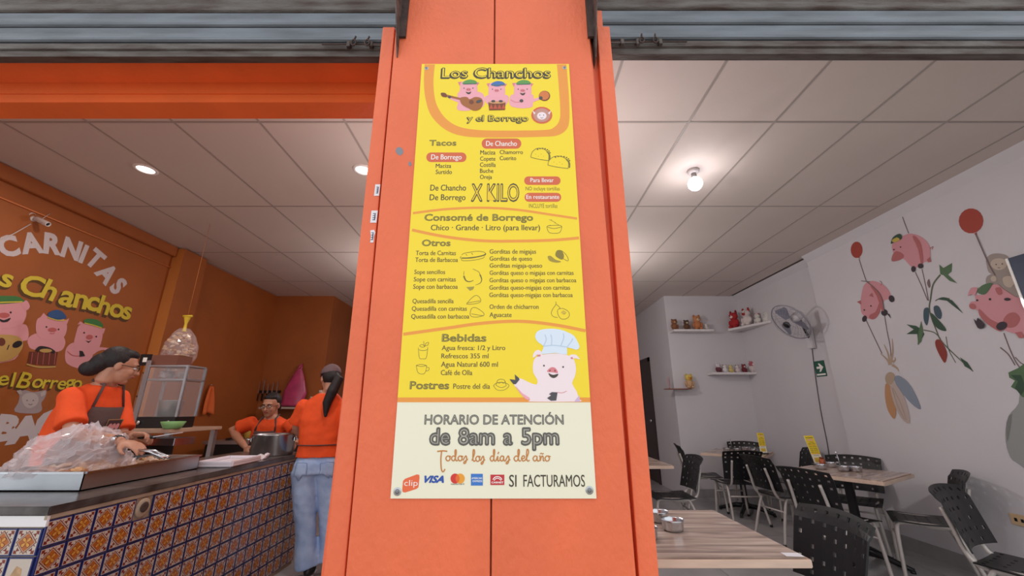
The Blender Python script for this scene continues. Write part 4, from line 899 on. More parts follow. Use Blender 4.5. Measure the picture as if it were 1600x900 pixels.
# the third shelf crosses the corner
A_ = atY(1137, 514, 6.72); B_ = atX(1204, 503, XR + .09); ZS2 = A_.z
d_ = Vector((B_.x - A_.x, B_.y - A_.y, 0)); Ls = d_.length; an = math.atan2(d_.y, d_.x)
M2 = Matrix.Translation((A_.x, A_.y, ZS2)) @ Matrix.Rotation(an, 4, 'Z')
o = MB().box(0, Ls, 0, .19, -.035, 0, SHW, M=M2, bev=.003).build('wall_shelf'); tag(o, 'white wall shelf upper right, set across the room corner beside the fan', 'shelf')
WSH = mat('reddish_wood_shelf', '8E5A4A', .5)
Bz = atY(1060, 607, 6.74).z
shelf('wall_shelf', atY(1041, 607, 6.74).x, atY(1080, 607, 6.74).x, 6.70, 6.865, Bz, .014, WSH, 'thin reddish wooden shelf left of the lowest white shelf')
MB_TOY = {}
def toy(loc, s, body, head, ear, face, label, rz=0, earh=.3, grp='plush toys on the wall shelves'):
    s *= 1.22
    t = empty('plush_toy', loc, rz, label, 'toy', grp)
    b = mat('toy_' + body, body, .9, bump=.3, bscale=90); h = mat('toy_' + head, head, .9, bump=.3, bscale=90); e = mat('toy_' + ear, ear, .9); f_ = mat('toy_' + face, face, .9)
    MB().ball((0, 0, .42 * s), (.34 * s, .30 * s, .42 * s), b, 12).ball((-.2 * s, -.25 * s, .12 * s), (.13 * s, .2 * s, .12 * s), b, 8).ball((.2 * s, -.25 * s, .12 * s), (.13 * s, .2 * s, .12 * s), b, 8).ball((-.33 * s, -.1 * s, .45 * s), (.1 * s, .12 * s, .22 * s), b, 8).ball((.33 * s, -.1 * s, .45 * s), (.1 * s, .12 * s, .22 * s), b, 8).build('body', t)
    hd = MB().ball((0, -.06 * s, .95 * s), (.33 * s, .3 * s, .3 * s), h, 12).build('head', t)
    for k in (-1, 1): MB().ball((k * .22 * s, -.02 * s, 1.2 * s), (.11 * s, .06 * s, earh * .5 * s), e, 8).build('ear', hd)
    MB().ball((0, -.32 * s, .88 * s), (.15 * s, .1 * s, .11 * s), f_, 8).build('snout', hd)
    m = MB()
    for k in (-1, 1): m.ball((k * .13 * s, -.335 * s, 1.0 * s), .035 * s, BLACKM, 6)
    m.ball((0, -.42 * s, .9 * s), .04 * s, BLACKM, 6); m.build('eyes_and_nose', hd)
    return t
def toy_on(px, Y, z, s, *a, **k): p = atY(px, 520, Y); return toy((p.x, Y, z), s, *a, **k)
toy_on(1055, 6.76, ZS1, .125, '8A5A3E', '8A5A3E', '6E4630', 'C09A74', 'round brown plush toy at the left end of the upper left shelf', earh=.2)
toy_on(1074, 6.76, ZS1, .115, '6A4A36', '5E4436', '4A342A', 'D8CFA0', 'dark brown plush toy with pale muzzle, middle of the upper left shelf', earh=.2)
toy_on(1091, 6.76, ZS1, .165, 'C07A4E', 'C8865A', 'B06A40', 'E0C0A0', 'tallest orange plush toy on the upper left shelf', earh=.3)
toy_on(1105, 6.76, ZS1, .075, 'D8CFC8', 'E0D8D0', 'D0C4BC', 'E8E0D8', 'tiny white plush toy at the right end of the upper left shelf', earh=.2)
def toy2(u, s, *a, **k):
    p = M2 @ Vector((u * Ls, .09, 0)); return toy((p.x, p.y, p.z), s, *a, **dict(k, rz=an))
toy2(.11, .18, 'B02A2E', 'B83034', '8A2024', 'E8D8D0', 'red plush toy with pointed ears at the left of the corner shelf', earh=.45)
toy2(.42, .18, 'E0D4D0', 'D8CCC8', 'A02A2E', 'B03034', 'white plush toy with red ears and snout, middle of the corner shelf', earh=.4)
toy2(.66, .11, 'D8D4CC', 'DCD8D0', 'B03034', 'E8E4DC', 'white plush toy with red ears on the corner shelf', earh=.2)
toy2(.86, .10, 'E4E0D8', 'E0DCD4', '9AA88A', 'E8E4DC', 'white plush toy nearest the fan on the corner shelf', earh=.2)
for k, (px, s, b, h, e, f_, lb) in enumerate(((1114, .10, '6E3A44', 'D8D0D4', 'D8D0D4', 'E8E0E4', 'maroon and white toy at the left end of the lowest shelf'), (1124, .085, 'E0DCDC', 'E4E0DC', '8A4A4A', 'F0ECE8', 'white toy with dark ears, second on the lowest shelf'), (1133, .08, 'D8C27A', 'DCC880', 'B89A4A', 'F0E4B8', 'yellow toy on the lowest shelf'),
    (1143, .08, 'D8C8C8', 'E0D4D0', '7A3A3A', 'F0E4E0', 'pale toy between the yellow and the maroon toy on the lowest shelf'), (1153, .09, '7A2E38', '8A3A40', '5E242C', 'E8D8D4', 'maroon toy on the lowest shelf'), (1166, .125, 'D8CCC8', 'B8626A', 'C8B0B0', 'F0E4E0', 'largest pink-faced toy at the right end of the lowest shelf'))):
    toy_on(px, 6.76, ZS3, s, b, h, e, f_, lb, earh=.2)
toy_on(1067, 6.78, Bz, .15, 'C8A07A', 'DCC060', 'D0B050', 'E08A30', 'yellow chick-like figure on the thin reddish shelf', earh=.25)
p = atY(1046, 607, 6.78)
t = empty('feather_figure', (p.x, 6.78, Bz), 0, 'slim pinkish feather-shaped figure at the left end of the reddish shelf', 'figure')
MB().ball((0, 0, .1), (.018, .012, .1), mat('feather_pink', 'B08A8E', .7), 10).build('blade', t); MB().lathe([(.001, 0), (.02, 0), (.012, .012), (.001, .014)], WSH, n=10).build('stand', t)
# wall fan
FC = atX(1235, 503, 3.62); fm = atX(1268, 528, XR + .11)
t = empty('wall_fan', FC, 0, 'grey wall-mounted fan under the ceiling of the white room', 'fan')
nrm = Vector((-.80, -.03, -.55)).normalized(); q_ = Vector((0, 0, 1)).rotation_difference(nrm).to_matrix().to_4x4()
FG = mat('fan_grey', '9A9AA4', .35, metal=.3); FW = mat('fan_white', 'D8D4D6', .4)
RF = .255
def ring(r, z, rad=.0022, n=36, m=FG):
    return [q_ @ Vector((r * math.cos(2 * math.pi * k / n), r * math.sin(2 * math.pi * k / n), z)) for k in range(n + 1)]
for nm, sg in (('front_guard', 1), ('rear_guard', -1)):
    a = MB()
    for k in range(30):
        u = 2 * math.pi * k / 30; c, s = math.cos(u), math.sin(u)
        a.tube([q_ @ Vector((c * r, s * r, sg * z)) for r, z in ((.05, .085), (.15, .075), (.23, .04), (RF, .0))], .0013, FG, 4, smooth=False)
    for r, z in ((.05, .085), (.15, .075), (.23, .04)): a.tube(ring(r, sg * z), .0016, FG, 4)
    a.build(nm, t)
MB().tube(ring(RF, 0), .007, FG, 8).build('rim', t)
for k in range(3):
    u = k * 2.0944; b = MB(); pts = []
    for i in range(7):
        r = .05 + i * .028; w_ = .5 if i < 6 else .35
        for s_ in (-1, 1):
            an2 = u + s_ * w_ * .9; pts.append(q_ @ Vector((r * math.cos(an2), r * math.sin(an2), s_ * .02)))
    b.add(pts, [(i * 2, i * 2 + 1, i * 2 + 3, i * 2 + 2) for i in range(6)], mat('fan_blade', '7E7E8C', .3)); o = b.build('blade', t); s_ = o.modifiers.new('s', 'SOLIDIFY'); s_.thickness = .003
MB().lathe([(.0005, .095), (.03, .092), (.045, .08), (.045, .06), (.0005, .06)], BLACKM, n=20, M=q_).build('hub', t)
MB().lathe([(.0005, -.2), (.05, -.19), (.06, -.14), (.055, -.06), (.0005, -.05)], FW, n=20, M=q_).build('motor', t)
e_ = fm - FC
MB().tube([q_ @ Vector((0, 0, -.15)), q_ @ Vector((0, 0, -.17)) * .4 + e_ * .5 + Vector((0, 0, -.06)), e_ + Vector((-.03, 0, 0))], .016, BLACKM, 8).build('arm', t)
MB().box(e_.x - .05, e_.x + .005, e_.y - .05, e_.y + .05, e_.z - .14, e_.z + .14, FW, bev=.008).build('wall_bracket', t)
# fan cable, exit sign, socket
a = MB().tube(smooth_pts([atX(1268, 536, XR + .114), atX(1273, 580, XR + .114), atX(1282, 640, XR + .114), atX(1292, 690, XR + .114), atX(1296, 716, XR + .114)], 4), .006, mat('cable_grey', '5E5A60', .5), 6).build('fan_cable')
tag(a, 'thin dark cable running down the wall from the fan', 'cable')
sg = atX(1282, 576, XR + .12)
t = empty('exit_sign', sg, 0, 'small green sign with white arrow below the fan', 'sign')
SGN = mat('sign_green', '1E5A46', .45); sw = .09; sh = .10
MB().box(-.004, .0, -sw, sw, -sh, sh, SGN).build('plate', t)
q = Print(lambda x, y: Vector((-.0045, sw - x * 2 * sw, sh - y * 2 * sh)), (-1, 0, 0), .0006)
q.poly([(.18, .36), (.5, .36), (.38, .16), (.52, .16), (.84, .42), (.52, .70), (.38, .70), (.5, .5), (.18, .5)], WHT, 1); q.poly([(.08, .82), (.92, .82), (.92, .92), (.08, .92)], WHT, 1); q.build('arrow_print', t)
so = atX(1595, 813, XR)
t = empty('wall_socket', so, 0, 'small beige wall socket low on the white wall at the right edge', 'socket')
MB().box(-.012, 0, -.06, .06, -.04, .04, mat('socket_beige', 'D8B890', .5), bev=.004).build('cover', t); MB().box(-.014, -.011, -.03, -.012, -.012, .012, BLACKM).build('outlet', t); MB().box(-.014, -.011, .012, .03, -.012, .012, BLACKM).build('outlet', t)
# ---------------------------------------------------------------- tiled counter of the left room
XC = -1.965; YC0 = 1.89; YC1 = 4.12; HCt = .93; XCB = -2.62
GRAN = mat('dark_worktop', '6A6664', .25, var=.45, vscale=6, c2='3A3432', bump=.06); MORT = mat('mortar', 'B8A690', .85, var=.3, vscale=12, bump=.3)
ct = MB().box(XCB, XC - .012, YC0 + .012, YC1, 0, HCt - .035, MORT).build('service_counter'); tag(ct, 'service counter clad in patterned orange and blue tiles', 'counter')
MB().box(XCB - .01, XC + .004, YC0 - .004, YC1 + .01, HCt - .035, HCt, GRAN, bev=.004).build('worktop', ct)
MB().box(XC - .012, XC - .002, YC0, YC1, HCt - .052, HCt - .035, MORT).build('mortar_strip', ct)
TBl = mat('tile_cobalt', '232C66', .22, coat=.4); TCr = mat('tile_cream', 'C4B6AA', .22, coat=.4); TOr = mat('tile_orange', 'B8662A', .22, coat=.4, var=.2, vscale=20); TRd = mat('tile_oxblood', '7A2A1C', .22, coat=.4); TYe = mat('tile_amber', 'CE9440', .22, coat=.4); TBr = mat('tile_umber', '7C4228', .22, coat=.4)
S = .0505
def tile_mesh(name, edge_m, faded=False):
    """glazed tile lying in the (u,v) plane facing +w: u = y, v = z, w = x"""
    a = MB(); a.box(0, .008, -S, S, -S, S, edge_m)
    def P_(pts, m, l): a.add([(.008 + .0003 * l, x * S, y * S) for x, y in pts], [list(range(len(pts)))], m)
    P_([(-.9, -.9), (.9, -.9), (.9, .9), (-.9, .9)], TCr, 1)
    if faded:
        P_([(-.5, -.3), (-.1, -.6), (.4, -.4), (.3, .2), (-.2, .4)], mat('tile_worn', 'C8A078', .4, var=.4, vscale=30), 2); return a.mesh(name)
    for sx in (-1, 1):
        for sy in (-1, 1):
            P_([(sx * .84, sy * .84), (sx * .84, sy * .56), (sx * .66, sy * .62), (sx * .60, sy * .34), (sx * .50, sy * .50), (sx * .34, sy * .60), (sx * .62, sy * .66), (sx * .56, sy * .84)], TRd, 2)
            P_([(sx * .84, sy * .30), (sx * .62, sy * .12), (sx * .70, sy * .28)], TRd, 2); P_([(sx * .30, sy * .84), (sx * .12, sy * .62), (sx * .28, sy * .70)], TRd, 2)
    P_([(0, -.86), (.86, 0), (0, .86), (-.86, 0)], TBr, 2); P_([(0, -.76), (.76, 0), (0, .76), (-.76, 0)], TCr, 3); P_([(0, -.70), (.70, 0), (0, .70), (-.70, 0)], TOr, 4)
    for k in range(4):
        t_ = R(k * 90 + 45); c, s = math.cos(t_), math.sin(t_)
        for sc_, m, l in ((1, TRd, 5), (.72, TYe, 6)):
            pts = [(.06, 0), (.18, .13 * sc_), (.34, .17 * sc_), (.26 + .22 * sc_, .08 * sc_), (.26 + .22 * sc_, -.08 * sc_), (.34, -.17 * sc_), (.18, -.13 * sc_)]
            P_([(x * c - y * s, x * s + y * c) for x, y in pts], m, l)
    P_([(.07, 0), (0, .07), (-.07, 0), (0, -.07)], TYe, 7)
    return a.mesh(name)
tm = tile_mesh('tile', TBl); tmw = tile_mesh('worn_tile', TBl, True)
pitch = .1055; n = 0
for r_ in range(8):
    for c_ in range(21):
        if r_ == 0 and c_ == 4: continue
        y = YC0 + .058 + c_ * pitch + (.004 * math.sin(r_ * 2.1)); z = HCt - .107 - r_ * pitch
        if z < .05: continue
        if y > YC1 - .03: continue
        o = bpy.data.objects.new('tile', tm); link(o, ct); o.location = (XC - .008 + random.uniform(-.0006, .0006), y, z); o.rotation_euler = (random.choice((0, 1, 2, 3)) * math.pi / 2 + random.uniform(-.012, .012), 0, 0)
# broken place with the hole
y = YC0 + .058 + 4 * pitch; z = HCt - .107
MB().ball((XC - .006, y, z), (.010, .047, .047), MORT, 12).build('mortar_patch', ct)
a = MB().lathe([(.001, .001), (.022, .002), (.026, .006), (.020, .010), (.001, .004)], mat('hole_dark', '4A3A34', .9), n=14, M=Matrix.Translation((XC + .002, y - .006, z + .004)) @ Matrix.Rotation(R(90), 4, 'Y')).build('hole', ct)
# end face towards the street
for r_ in range(8):
    for c_ in range(6):
        x = XC - .06 - c_ * pitch; z = HCt - .135 - r_ * pitch
        if z < .03: continue
        o = bpy.data.objects.new('tile', tmw if (c_ == 0 and r_ in (1,)) else tm); link(o, ct); o.location = (x, YC0 + .012, z); o.rotation_euler = (0, 0, R(-90))
MB().box(XCB, XC, YC0 + .002, YC0 + .012, HCt - .078, HCt - .037, mat('white_edge_tile', 'E8E4E6', .25, coat=.3)).build('edge_tile', ct)
# ---------------------------------------------------------------- on the counter
ZC = HCt + .001
# steel tray
FL = atZ(118, 768, ZC); BR = atZ(312, 738, ZC)
tx1 = FL.x + .02; tx0 = tx1 - .50; ty0 = FL.y; ty1 = 2.98; TH = .085
t = empty('steel_tray', ((tx0 + tx1) / 2, (ty0 + ty1) / 2, ZC), 0, 'long stainless steel tray of fried pork on the counter', 'tray'); wx, wy = (tx1 - tx0) / 2, (ty1 - ty0) / 2
MB().box(-wx, wx, -wy, wy, 0, .006, STEEL_B).build('tray_bottom', t)
a = MB()
for (x0, x1, y0, y1) in ((-wx, wx, -wy, -wy + .004), (-wx, wx, wy - .004, wy), (-wx, -wx + .004, -wy, wy), (wx - .004, wx, -wy, wy)): a.box(x0, x1, y0, y1, 0, TH, STEEL_B)
a.build('tray_wall', t)
a = MB()
for (x0, x1, y0, y1) in ((-wx - .006, wx + .006, -wy - .012, -wy + .006), (-wx - .006, wx + .006, wy - .006, wy + .012), (-wx - .012, -wx + .006, -wy, wy), (wx - .006, wx + .012, -wy, wy)): a.box(x0, x1, y0, y1, TH - .004, TH + .006, STEEL, bev=.002)
a.build('rolled_rim', t)
TC_ = t.location.copy()
def lump(a, c, r, m, k=0):
    bm = bmesh.new(); bmesh.ops.create_icosphere(bm, subdivisions=1, radius=1)
    for v in bm.verts: v.co *= random.uniform(.7, 1.15)
    rot = Matrix.Rotation(random.uniform(0, 6), 3, 'Z') @ Matrix.Rotation(random.uniform(0, 3), 3, 'X')
    vs = [rot @ Vector((v.co.x * r[0], v.co.y * r[1], v.co.z * r[2])) + Vector(c) for v in bm.verts]; fs = [[v.index for v in f.verts] for f in bm.faces]; bm.free(); a.add(vs, fs, m)
PORK = [mat('fried_pork_gold', 'D8A878', .45, var=.3, vscale=30, bump=.4), mat('fried_pork_brown', 'A86E48', .4, var=.3, vscale=30, bump=.4), mat('fried_pork_pale', 'E4C8B0', .45, var=.2, vscale=30, bump=.4)]
def pile(name, x0, x1, y0, y1, z, hgt, n, r, label, cat):
    a = MB()
    for k in range(n):
        u, v = random.uniform(-1, 1), random.uniform(-1, 1); h = hgt * max(0, 1 - (u * u + v * v) * .5) * random.random()
        rr = r * random.uniform(.6, 1.3)
        lump(a, ((x0 + x1) / 2 + u * (x1 - x0 - 2 * r) / 2, (y0 + y1) / 2 + v * (y1 - y0 - 2 * r) / 2, z + h + rr * .6), (rr * 1.3, rr, rr * .6), PORK[k % 3])
    o = a.build(name); return tag(o, label, cat, None, 'stuff')
zt = ZC + .007
pile('pork_cracklings', tx0 + .01, tx1 - .01, ty0 + .01, ty0 + .42, zt + .006, .075, 150, .028, 'pile of golden pork cracklings in the steel tray under the plastic bag', 'food')
pile('fried_pork', tx0 + .01, tx1 - .01, ty0 + .48, ty1 - .01, zt + .006, .055, 150, .022, 'chopped fried pork in the far half of the steel tray', 'food')
# crumpled clear plastic bag over the cracklings
PL = bpy.data.materials.new('clear_plastic_film'); PL.use_nodes = True; nt = PL.node_tree; b_ = nt.nodes['Principled BSDF']
b_.inputs['Base Color'].default_value = lin('F4E8EC'); b_.inputs['Roughness'].default_value = .16; b_.inputs['Alpha'].default_value = .36; b_.inputs['Specular IOR Level'].default_value = .9
from mathutils import noise
def film(name, f, nu, nv, label, cat, m=PL, closed=False):
    vs = [f(i / nu, j / nv) for j in range(nv + 1) for i in range(nu + 1)]; fs = [(j * (nu + 1) + i, j * (nu + 1) + i + 1, (j + 1) * (nu + 1) + i + 1, (j + 1) * (nu + 1) + i) for j in range(nv) for i in range(nu)]
    a = MB().add(vs, fs, m, False); o = a.build(name, None); return tag(o, label, cat)
bc = Vector(((tx0 + tx1) / 2 - .085, ty0 + .26, zt + .015))
def bagf(u, v):
    a = u * 2 * math.pi; ph = v * math.pi / 2; r = math.cos(ph)
    peak = .235 * math.sin(ph) ** 1.2
    p = Vector((.235 * r * math.cos(a), .27 * r * math.sin(a), .0))
    w_ = noise.noise(Vector((math.cos(a) * 3, math.sin(a) * 3, v * 5))) * .035 + abs(noise.noise(Vector((math.cos(a) * 9, math.sin(a) * 9, v * 12 + 3)))) * .028
    p *= (1 + w_ * 4 * r); p.z = .03 + peak + w_ * 1.2
    p.x += .03 * v * v
    return bc + p
film('plastic_bag', bagf, 60, 26, 'crumpled clear plastic bag covering the cracklings in the steel tray', 'bag')
o = bpy.data.objects['plastic_bag']
# white foam trays, crumpled napkin
t = empty('foam_tray', (XC - .14, 3.22, ZC), R(3), 'stack of white trays on the counter beyond the steel tray', 'tray')
FOAM = mat('foam_white', 'ECE6EE', .5)
for k in range(2):
    z = .016 * k; a = MB().box(-.11, .11, -.17, .17, z, z + .006, FOAM, bev=.002)
    for (x0, x1, y0, y1) in ((-.125, -.105, -.18, .18), (.105, .125, -.18, .18), (-.12, .12, -.185, -.165), (-.12, .12, .165, .185)): a.box(x0, x1, y0, y1, z + .004, z + .026, FOAM, bev=.004)
    a.build('tray_shell', t)
o = MB(); lump(o, (XC - .09, 3.52, ZC + .018), (.04, .05, .018), FOAM); lump(o, (XC - .07, 3.56, ZC + .024), (.03, .03, .02), FOAM); o = o.build('crumpled_napkin'); tag(o, 'crumpled white napkin on the counter before the big pot', 'napkin')
# big pot
pc = atZ(440, 716, ZC)
t = empty('stock_pot', (XC - .20, 3.86, ZC), R(20), 'large polished steel pot at the far end of the tiled counter', 'pot')
MB().lathe([(.001, 0), (.165, 0), (.172, .008), (.172, .165), (.180, .170), (.180, .176), (.168, .174), (.166, .01), (.001, .008)], STEEL, n=40).build('pot_wall', t)
MB().lathe([(.166, .13), (.08, .135), (.0005, .135)], mat('broth', '6A3A22', .2), n=24).build('broth', t)
for s in (-1, 1):
    o = MB().tube([(s * .172, -.04, .13), (s * .215, -.036, .135), (s * .22, 0, .136), (s * .215, .036, .135), (s * .172, .04, .13)], .006, STEEL, 8).build('handle', t)
    MB().box(s * .171 - .003, s * .171 + .003, -.05, -.03, .115, .145, STEEL).build('handle_plate', o)
    MB().box(s * .171 - .003, s * .171 + .003, .03, .05, .115, .145, STEEL).build('handle_plate', o)
# utensils
# ---------------------------------------------------------------- work table with the heated display behind the counter
WTX0, WTX1, WTY0, WTY1, WTZ = -3.42, -2.72, 3.36, 3.95, 1.17
t = empty('work_table', ((WTX0 + WTX1) / 2, (WTY0 + WTY1) / 2, 0), 0, 'raised steel work table carrying the glass food display behind the worker', 'table'); hx, hy = (WTX1 - WTX0) / 2, (WTY1 - WTY0) / 2
MB().box(-hx, hx, -hy, hy, WTZ - .03, WTZ, mat('pale_board', 'C8A890', .5, var=.15), bev=.004).build('board', t)
MB().box(-hx + .02, hx - .02, -hy + .02, hy - .02, .55, .58, BLACKM).build('shelf', t)
for sx in (-1, 1):
    for sy in (-1, 1): MB().box(sx * (hx - .04) - .02, sx * (hx - .04) + .02, sy * (hy - .04) - .02, sy * (hy - .04) + .02, 0, WTZ - .03, STEEL_B).build('leg', t)
# display cabinet
px0 = atY(222, 660, 3.6).x; px1 = atY(286, 660, 3.6).x
cbx = (px0 + px1) / 2; t = empty('food_display', (cbx, 3.62, WTZ + .001), 0, 'steel-framed glass food display with black base behind the worker', 'display'); w_ = (px1 - px0) / 2; dd = .105; Hc = .56
GLS = bpy.data.materials.new('display_glass'); GLS.use_nodes = True; b_ = GLS.node_tree.nodes['Principled BSDF']; b_.inputs['Base Color'].default_value = lin('D8DEE4'); b_.inputs['Alpha'].default_value = .14; b_.inputs['Roughness'].default_value = .05
MB().box(-w_, w_, -dd, dd, 0, .09, BLACKM, bev=.004).build('base', t)
a = MB()
for k in (-1, 1): a.lathe([(.001, 0), (.018, 0), (.016, .02), (.001, .02)], STEEL, (0, 0, 0), 12, Matrix.Translation((k * w_ * .72, -dd, .045)) @ Matrix.Rotation(R(90), 4, 'X'))
a.build('knob', t)
MB().box(-w_ - .012, -w_ + .028, -dd - .012, -dd + .004, 0, Hc, STEEL_B, bev=.003).build('post', t)
for sx, sy in ((1, -1), (-1, 1), (1, 1)): MB().box(sx * w_ - .01, sx * w_ + .01, sy * dd - .01, sy * dd + .01, .09, Hc - .05, STEEL_B, bev=.003).build('post', t)
MB().box(-w_ - .01, w_ + .01, -dd, dd, Hc - .17, Hc - .155, STEEL_B).build('shelf', t)
MB().box(-w_ - .01, w_ + .01, -dd - .005, dd, Hc - .055, Hc - .04, STEEL_B, bev=.003).build('roof', t)
MB().box(-w_ + .03, w_ - .01, -dd - .002, -dd + .001, .09, Hc - .06, GLS).build('glass_pane', t); MB().box(w_ - .001, w_ + .002, -dd, dd, .09, Hc - .06, GLS).build('glass_pane', t)
MB().box(-w_ - .05, -w_ - .03, -dd + .02, -dd + .03, .1, Hc - .1, STEEL).box(-w_ - .02, -w_ - .005, -dd + .02, -dd + .03, .1, Hc - .1, STEEL).box(-w_ - .05, -w_ - .005, -dd + .02, -dd + .03, Hc - .11, Hc - .1, STEEL).box(-w_ - .05, -w_ - .005, -dd + .02, -dd + .03, .25, .262, STEEL).build('side_rack', t)
# things in the display: steel pan, wrapped food
o = tag(MB().lathe([(.001, 0), (.075, 0), (.088, .13), (.092, .135), (.084, .13), (.001, .01)], STEEL_B, (cbx + .02, 3.62, WTZ + .092), 24).build('steel_pan'), 'steel pan inside the food display', 'pan')
a = MB()
for k in range(5): lump(a, (cbx + random.uniform(-.09, .09), 3.62 + random.uniform(-.035, .035), WTZ + Hc - .155 + .04), (.05, .05, .035), mat('wrapped_food', 'C8B4B0', .3, var=.3, vscale=20))
tag(a.build('wrapped_food'), 'wrapped food on the upper shelf of the food display', 'food', None, 'stuff')
def at_on(px, Y, Z): p = atY(px, 600, Y); return (p.x, Y, Z)
# brown box on the display and smaller black box
zt2 = WTZ + Hc - .038
bx_ = atY(265, 572, 3.62)
t = empty('cardboard_box', (bx_.x, 3.62, zt2), 0, 'brown cardboard box on top of the food display', 'box')
MB().box(-.11, .13, -.08, .08, 0, .09, mat('dark_cardboard', '7A4A3A', .8), bev=.003).build('carton', t); MB().box(-.11, .13, -.012, .012, .089, .0925, mat('packing_tape', '9A7458', .3)).build('tape', t)
t = empty('price_card', (bx_.x - .19, 3.57, zt2 + .001), 0, 'small black framed card on the display, left of the brown box', 'sign')
MB().box(-.05, .05, 0, .012, 0, .1, BLACKM, bev=.002).build('frame', t); MB().box(-.018, .018, -.002, .001, .03, .07, WHT).build('card', t)
# black stove side and sheet pan
t = empty('sheet_pan', at_on(262, 3.25, 1.065), R(-4), 'long steel sheet pan standing out beside the work table', 'pan')
MB().box(-.26, .24, -.08, .1, 0, .006, STEEL_B).box(-.26, .24, -.084, -.078, 0, .05, STEEL).box(-.26, .24, .098, .104, 0, .05, STEEL).box(-.264, -.258, -.08, .1, 0, .05, STEEL).box(.238, .244, -.08, .1, 0, .05, STEEL).build('pan_body', t)
t = empty('gas_griddle', (-2.83, 3.25, 0), 0, 'black griddle stand under the sheet pan behind the counter', 'stove')
MB().box(-.20, .16, -.12, .12, .86, 1.06, BLACKM, bev=.006).build('body', t)
for sx in (-1, 1):
    for sy in (-1, 1): MB().box(sx * .14 - .015 - .02, sx * .14 + .015 - .02, sy * .1 - .015, sy * .1 + .015, 0, .86, BLACKM).build('leg', t)
gb = at_on(285, 3.42, WTZ + .001)
t = empty('green_bowl', gb, 0, 'light green bowl on the edge of the work table', 'bowl')
MB().lathe([(.001, 0), (.05, 0), (.06, .006), (.085, .055), (.082, .056), (.056, .012), (.001, .008)], mat('green_ceramic', '8AC07A', .35), n=24).build('bowl_wall', t)
PL2 = PL.copy(); PL2.name = 'clear_bag_film'; PL2.node_tree.nodes['Principled BSDF'].inputs['Alpha'].default_value = .2
# hanging bag of chips with yellow tie
hp = atY(283, 537, 3.95)
t = empty('snack_bag', hp, 0, 'clear bag of puffed snacks tied yellow, hanging by the orange pilaster', 'bag')
a = MB()
for k in range(90):
    u = random.random(); an_ = random.uniform(0, 6.283); rr = .14 * math.sin(math.pi * min(1, (.12 + u * .8))) * random.random() ** .4
    lump(a, (rr * math.cos(an_), rr * .7 * math.sin(an_), .10 - u * .36), (.028, .022, .014), PORK[0 if k % 2 else 2])
o = a.build('snacks', t); o['kind'] = 'stuff'
def sbf(u, v):
    a = u * 2 * math.pi; r = .155 * math.sin(math.pi * (.06 + .86 * v)) ** .7 * (1 + .18 * noise.noise(Vector((math.cos(a) * 4, math.sin(a) * 4, v * 6)))); return Vector((r * math.cos(a), r * .75 * math.sin(a), .15 - v * .46))
vs = [sbf(i / 30, j / 16) for j in range(17) for i in range(31)]; MB().add(vs, [(j * 31 + i, j * 31 + i + 1, (j + 1) * 31 + i + 1, (j + 1) * 31 + i) for j in range(16) for i in range(30)], PL2).build('film', t)
YT = mat('yellow_tie', 'D8B830', .5)
MB().lathe([(.03, .27), (.012, .2), (.016, .13), (.03, .12)], YT, n=10).tube([(-.045, 0, .28), (.045, 0, .28)], .012, YT, 6).build('tie', t)
MB().tube([(0, 0, .15), (0, 0, HC + .004 - hp.z)], .0015, ORANGE_LIT, 5).build('hanging_string', t)
# towel hanging on the left wall
tw = atX(324, 622, XL + .03)
t = empty('orange_towel', tw, 0, 'orange cloth hanging on the wall to the right of the food display', 'towel')
def twf(u, v): return Vector((.02 + .02 * math.sin(u * 9), (u - .5) * .26 * (.25 + 1.1 * v - .55 * v * v) + .05 * v, .17 - v * .36 - .06 * abs(u - .5)))
vs = [twf(i / 12, j / 10) for j in range(11) for i in range(13)]; MB().add(vs, [(j * 13 + i, j * 13 + i + 1, (j + 1) * 13 + i + 1, (j + 1) * 13 + i) for j in range(10) for i in range(12)], mat('towel_orange', 'E07038', .9), True).build('cloth', t); t.children[0].modifiers.new('s', 'SOLIDIFY').thickness = .006
MB().tube([(-.02, 0, .17), (.03, 0, .18)], .006, CHROME, 6).build('hook', t)
# pink carrier bag hanging on the back wall
pb = atY(464, 605, YB - .1)
t = empty('pink_bag', pb, 0, 'pink plastic carrier bag hanging on the orange back wall', 'bag')
PB = mat('pink_film', 'C84A78', .3, var=.3, vscale=9)
def pbf(u, v):
    a = u * 2 * math.pi; w_ = (.035 + .15 * min(1, v * 1.6) ** .8) * (1 + .12 * noise.noise(Vector((math.cos(a) * 3, math.sin(a) * 3, v * 4)))); return Vector((w_ * math.cos(a) - .03 * v, .07 * (.3 + v) * math.sin(a) * .9, .30 - v * .60))
vs = [pbf(i / 28, j / 14) for j in range(15) for i in range(29)]; MB().add(vs, [(j * 29 + i, j * 29 + i + 1, (j + 1) * 29 + i + 1, (j + 1) * 29 + i) for j in range(14) for i in range(28)] + [[14 * 29 + i for i in range(28)]], PB, True).build('bag_body', t)
MB().tube([(-.03, 0, .28), (-.01, .03, .36), (0, .06, .38)], .014, PB, 6).tube([(.03, 0, .28), (.01, .03, .35), (0, .06, .37)], .014, PB, 6).build('bag_handle', t); MB().tube([(0, .1, .39), (0, .03, .385)], .006, CHROME, 6).build('hook', t)
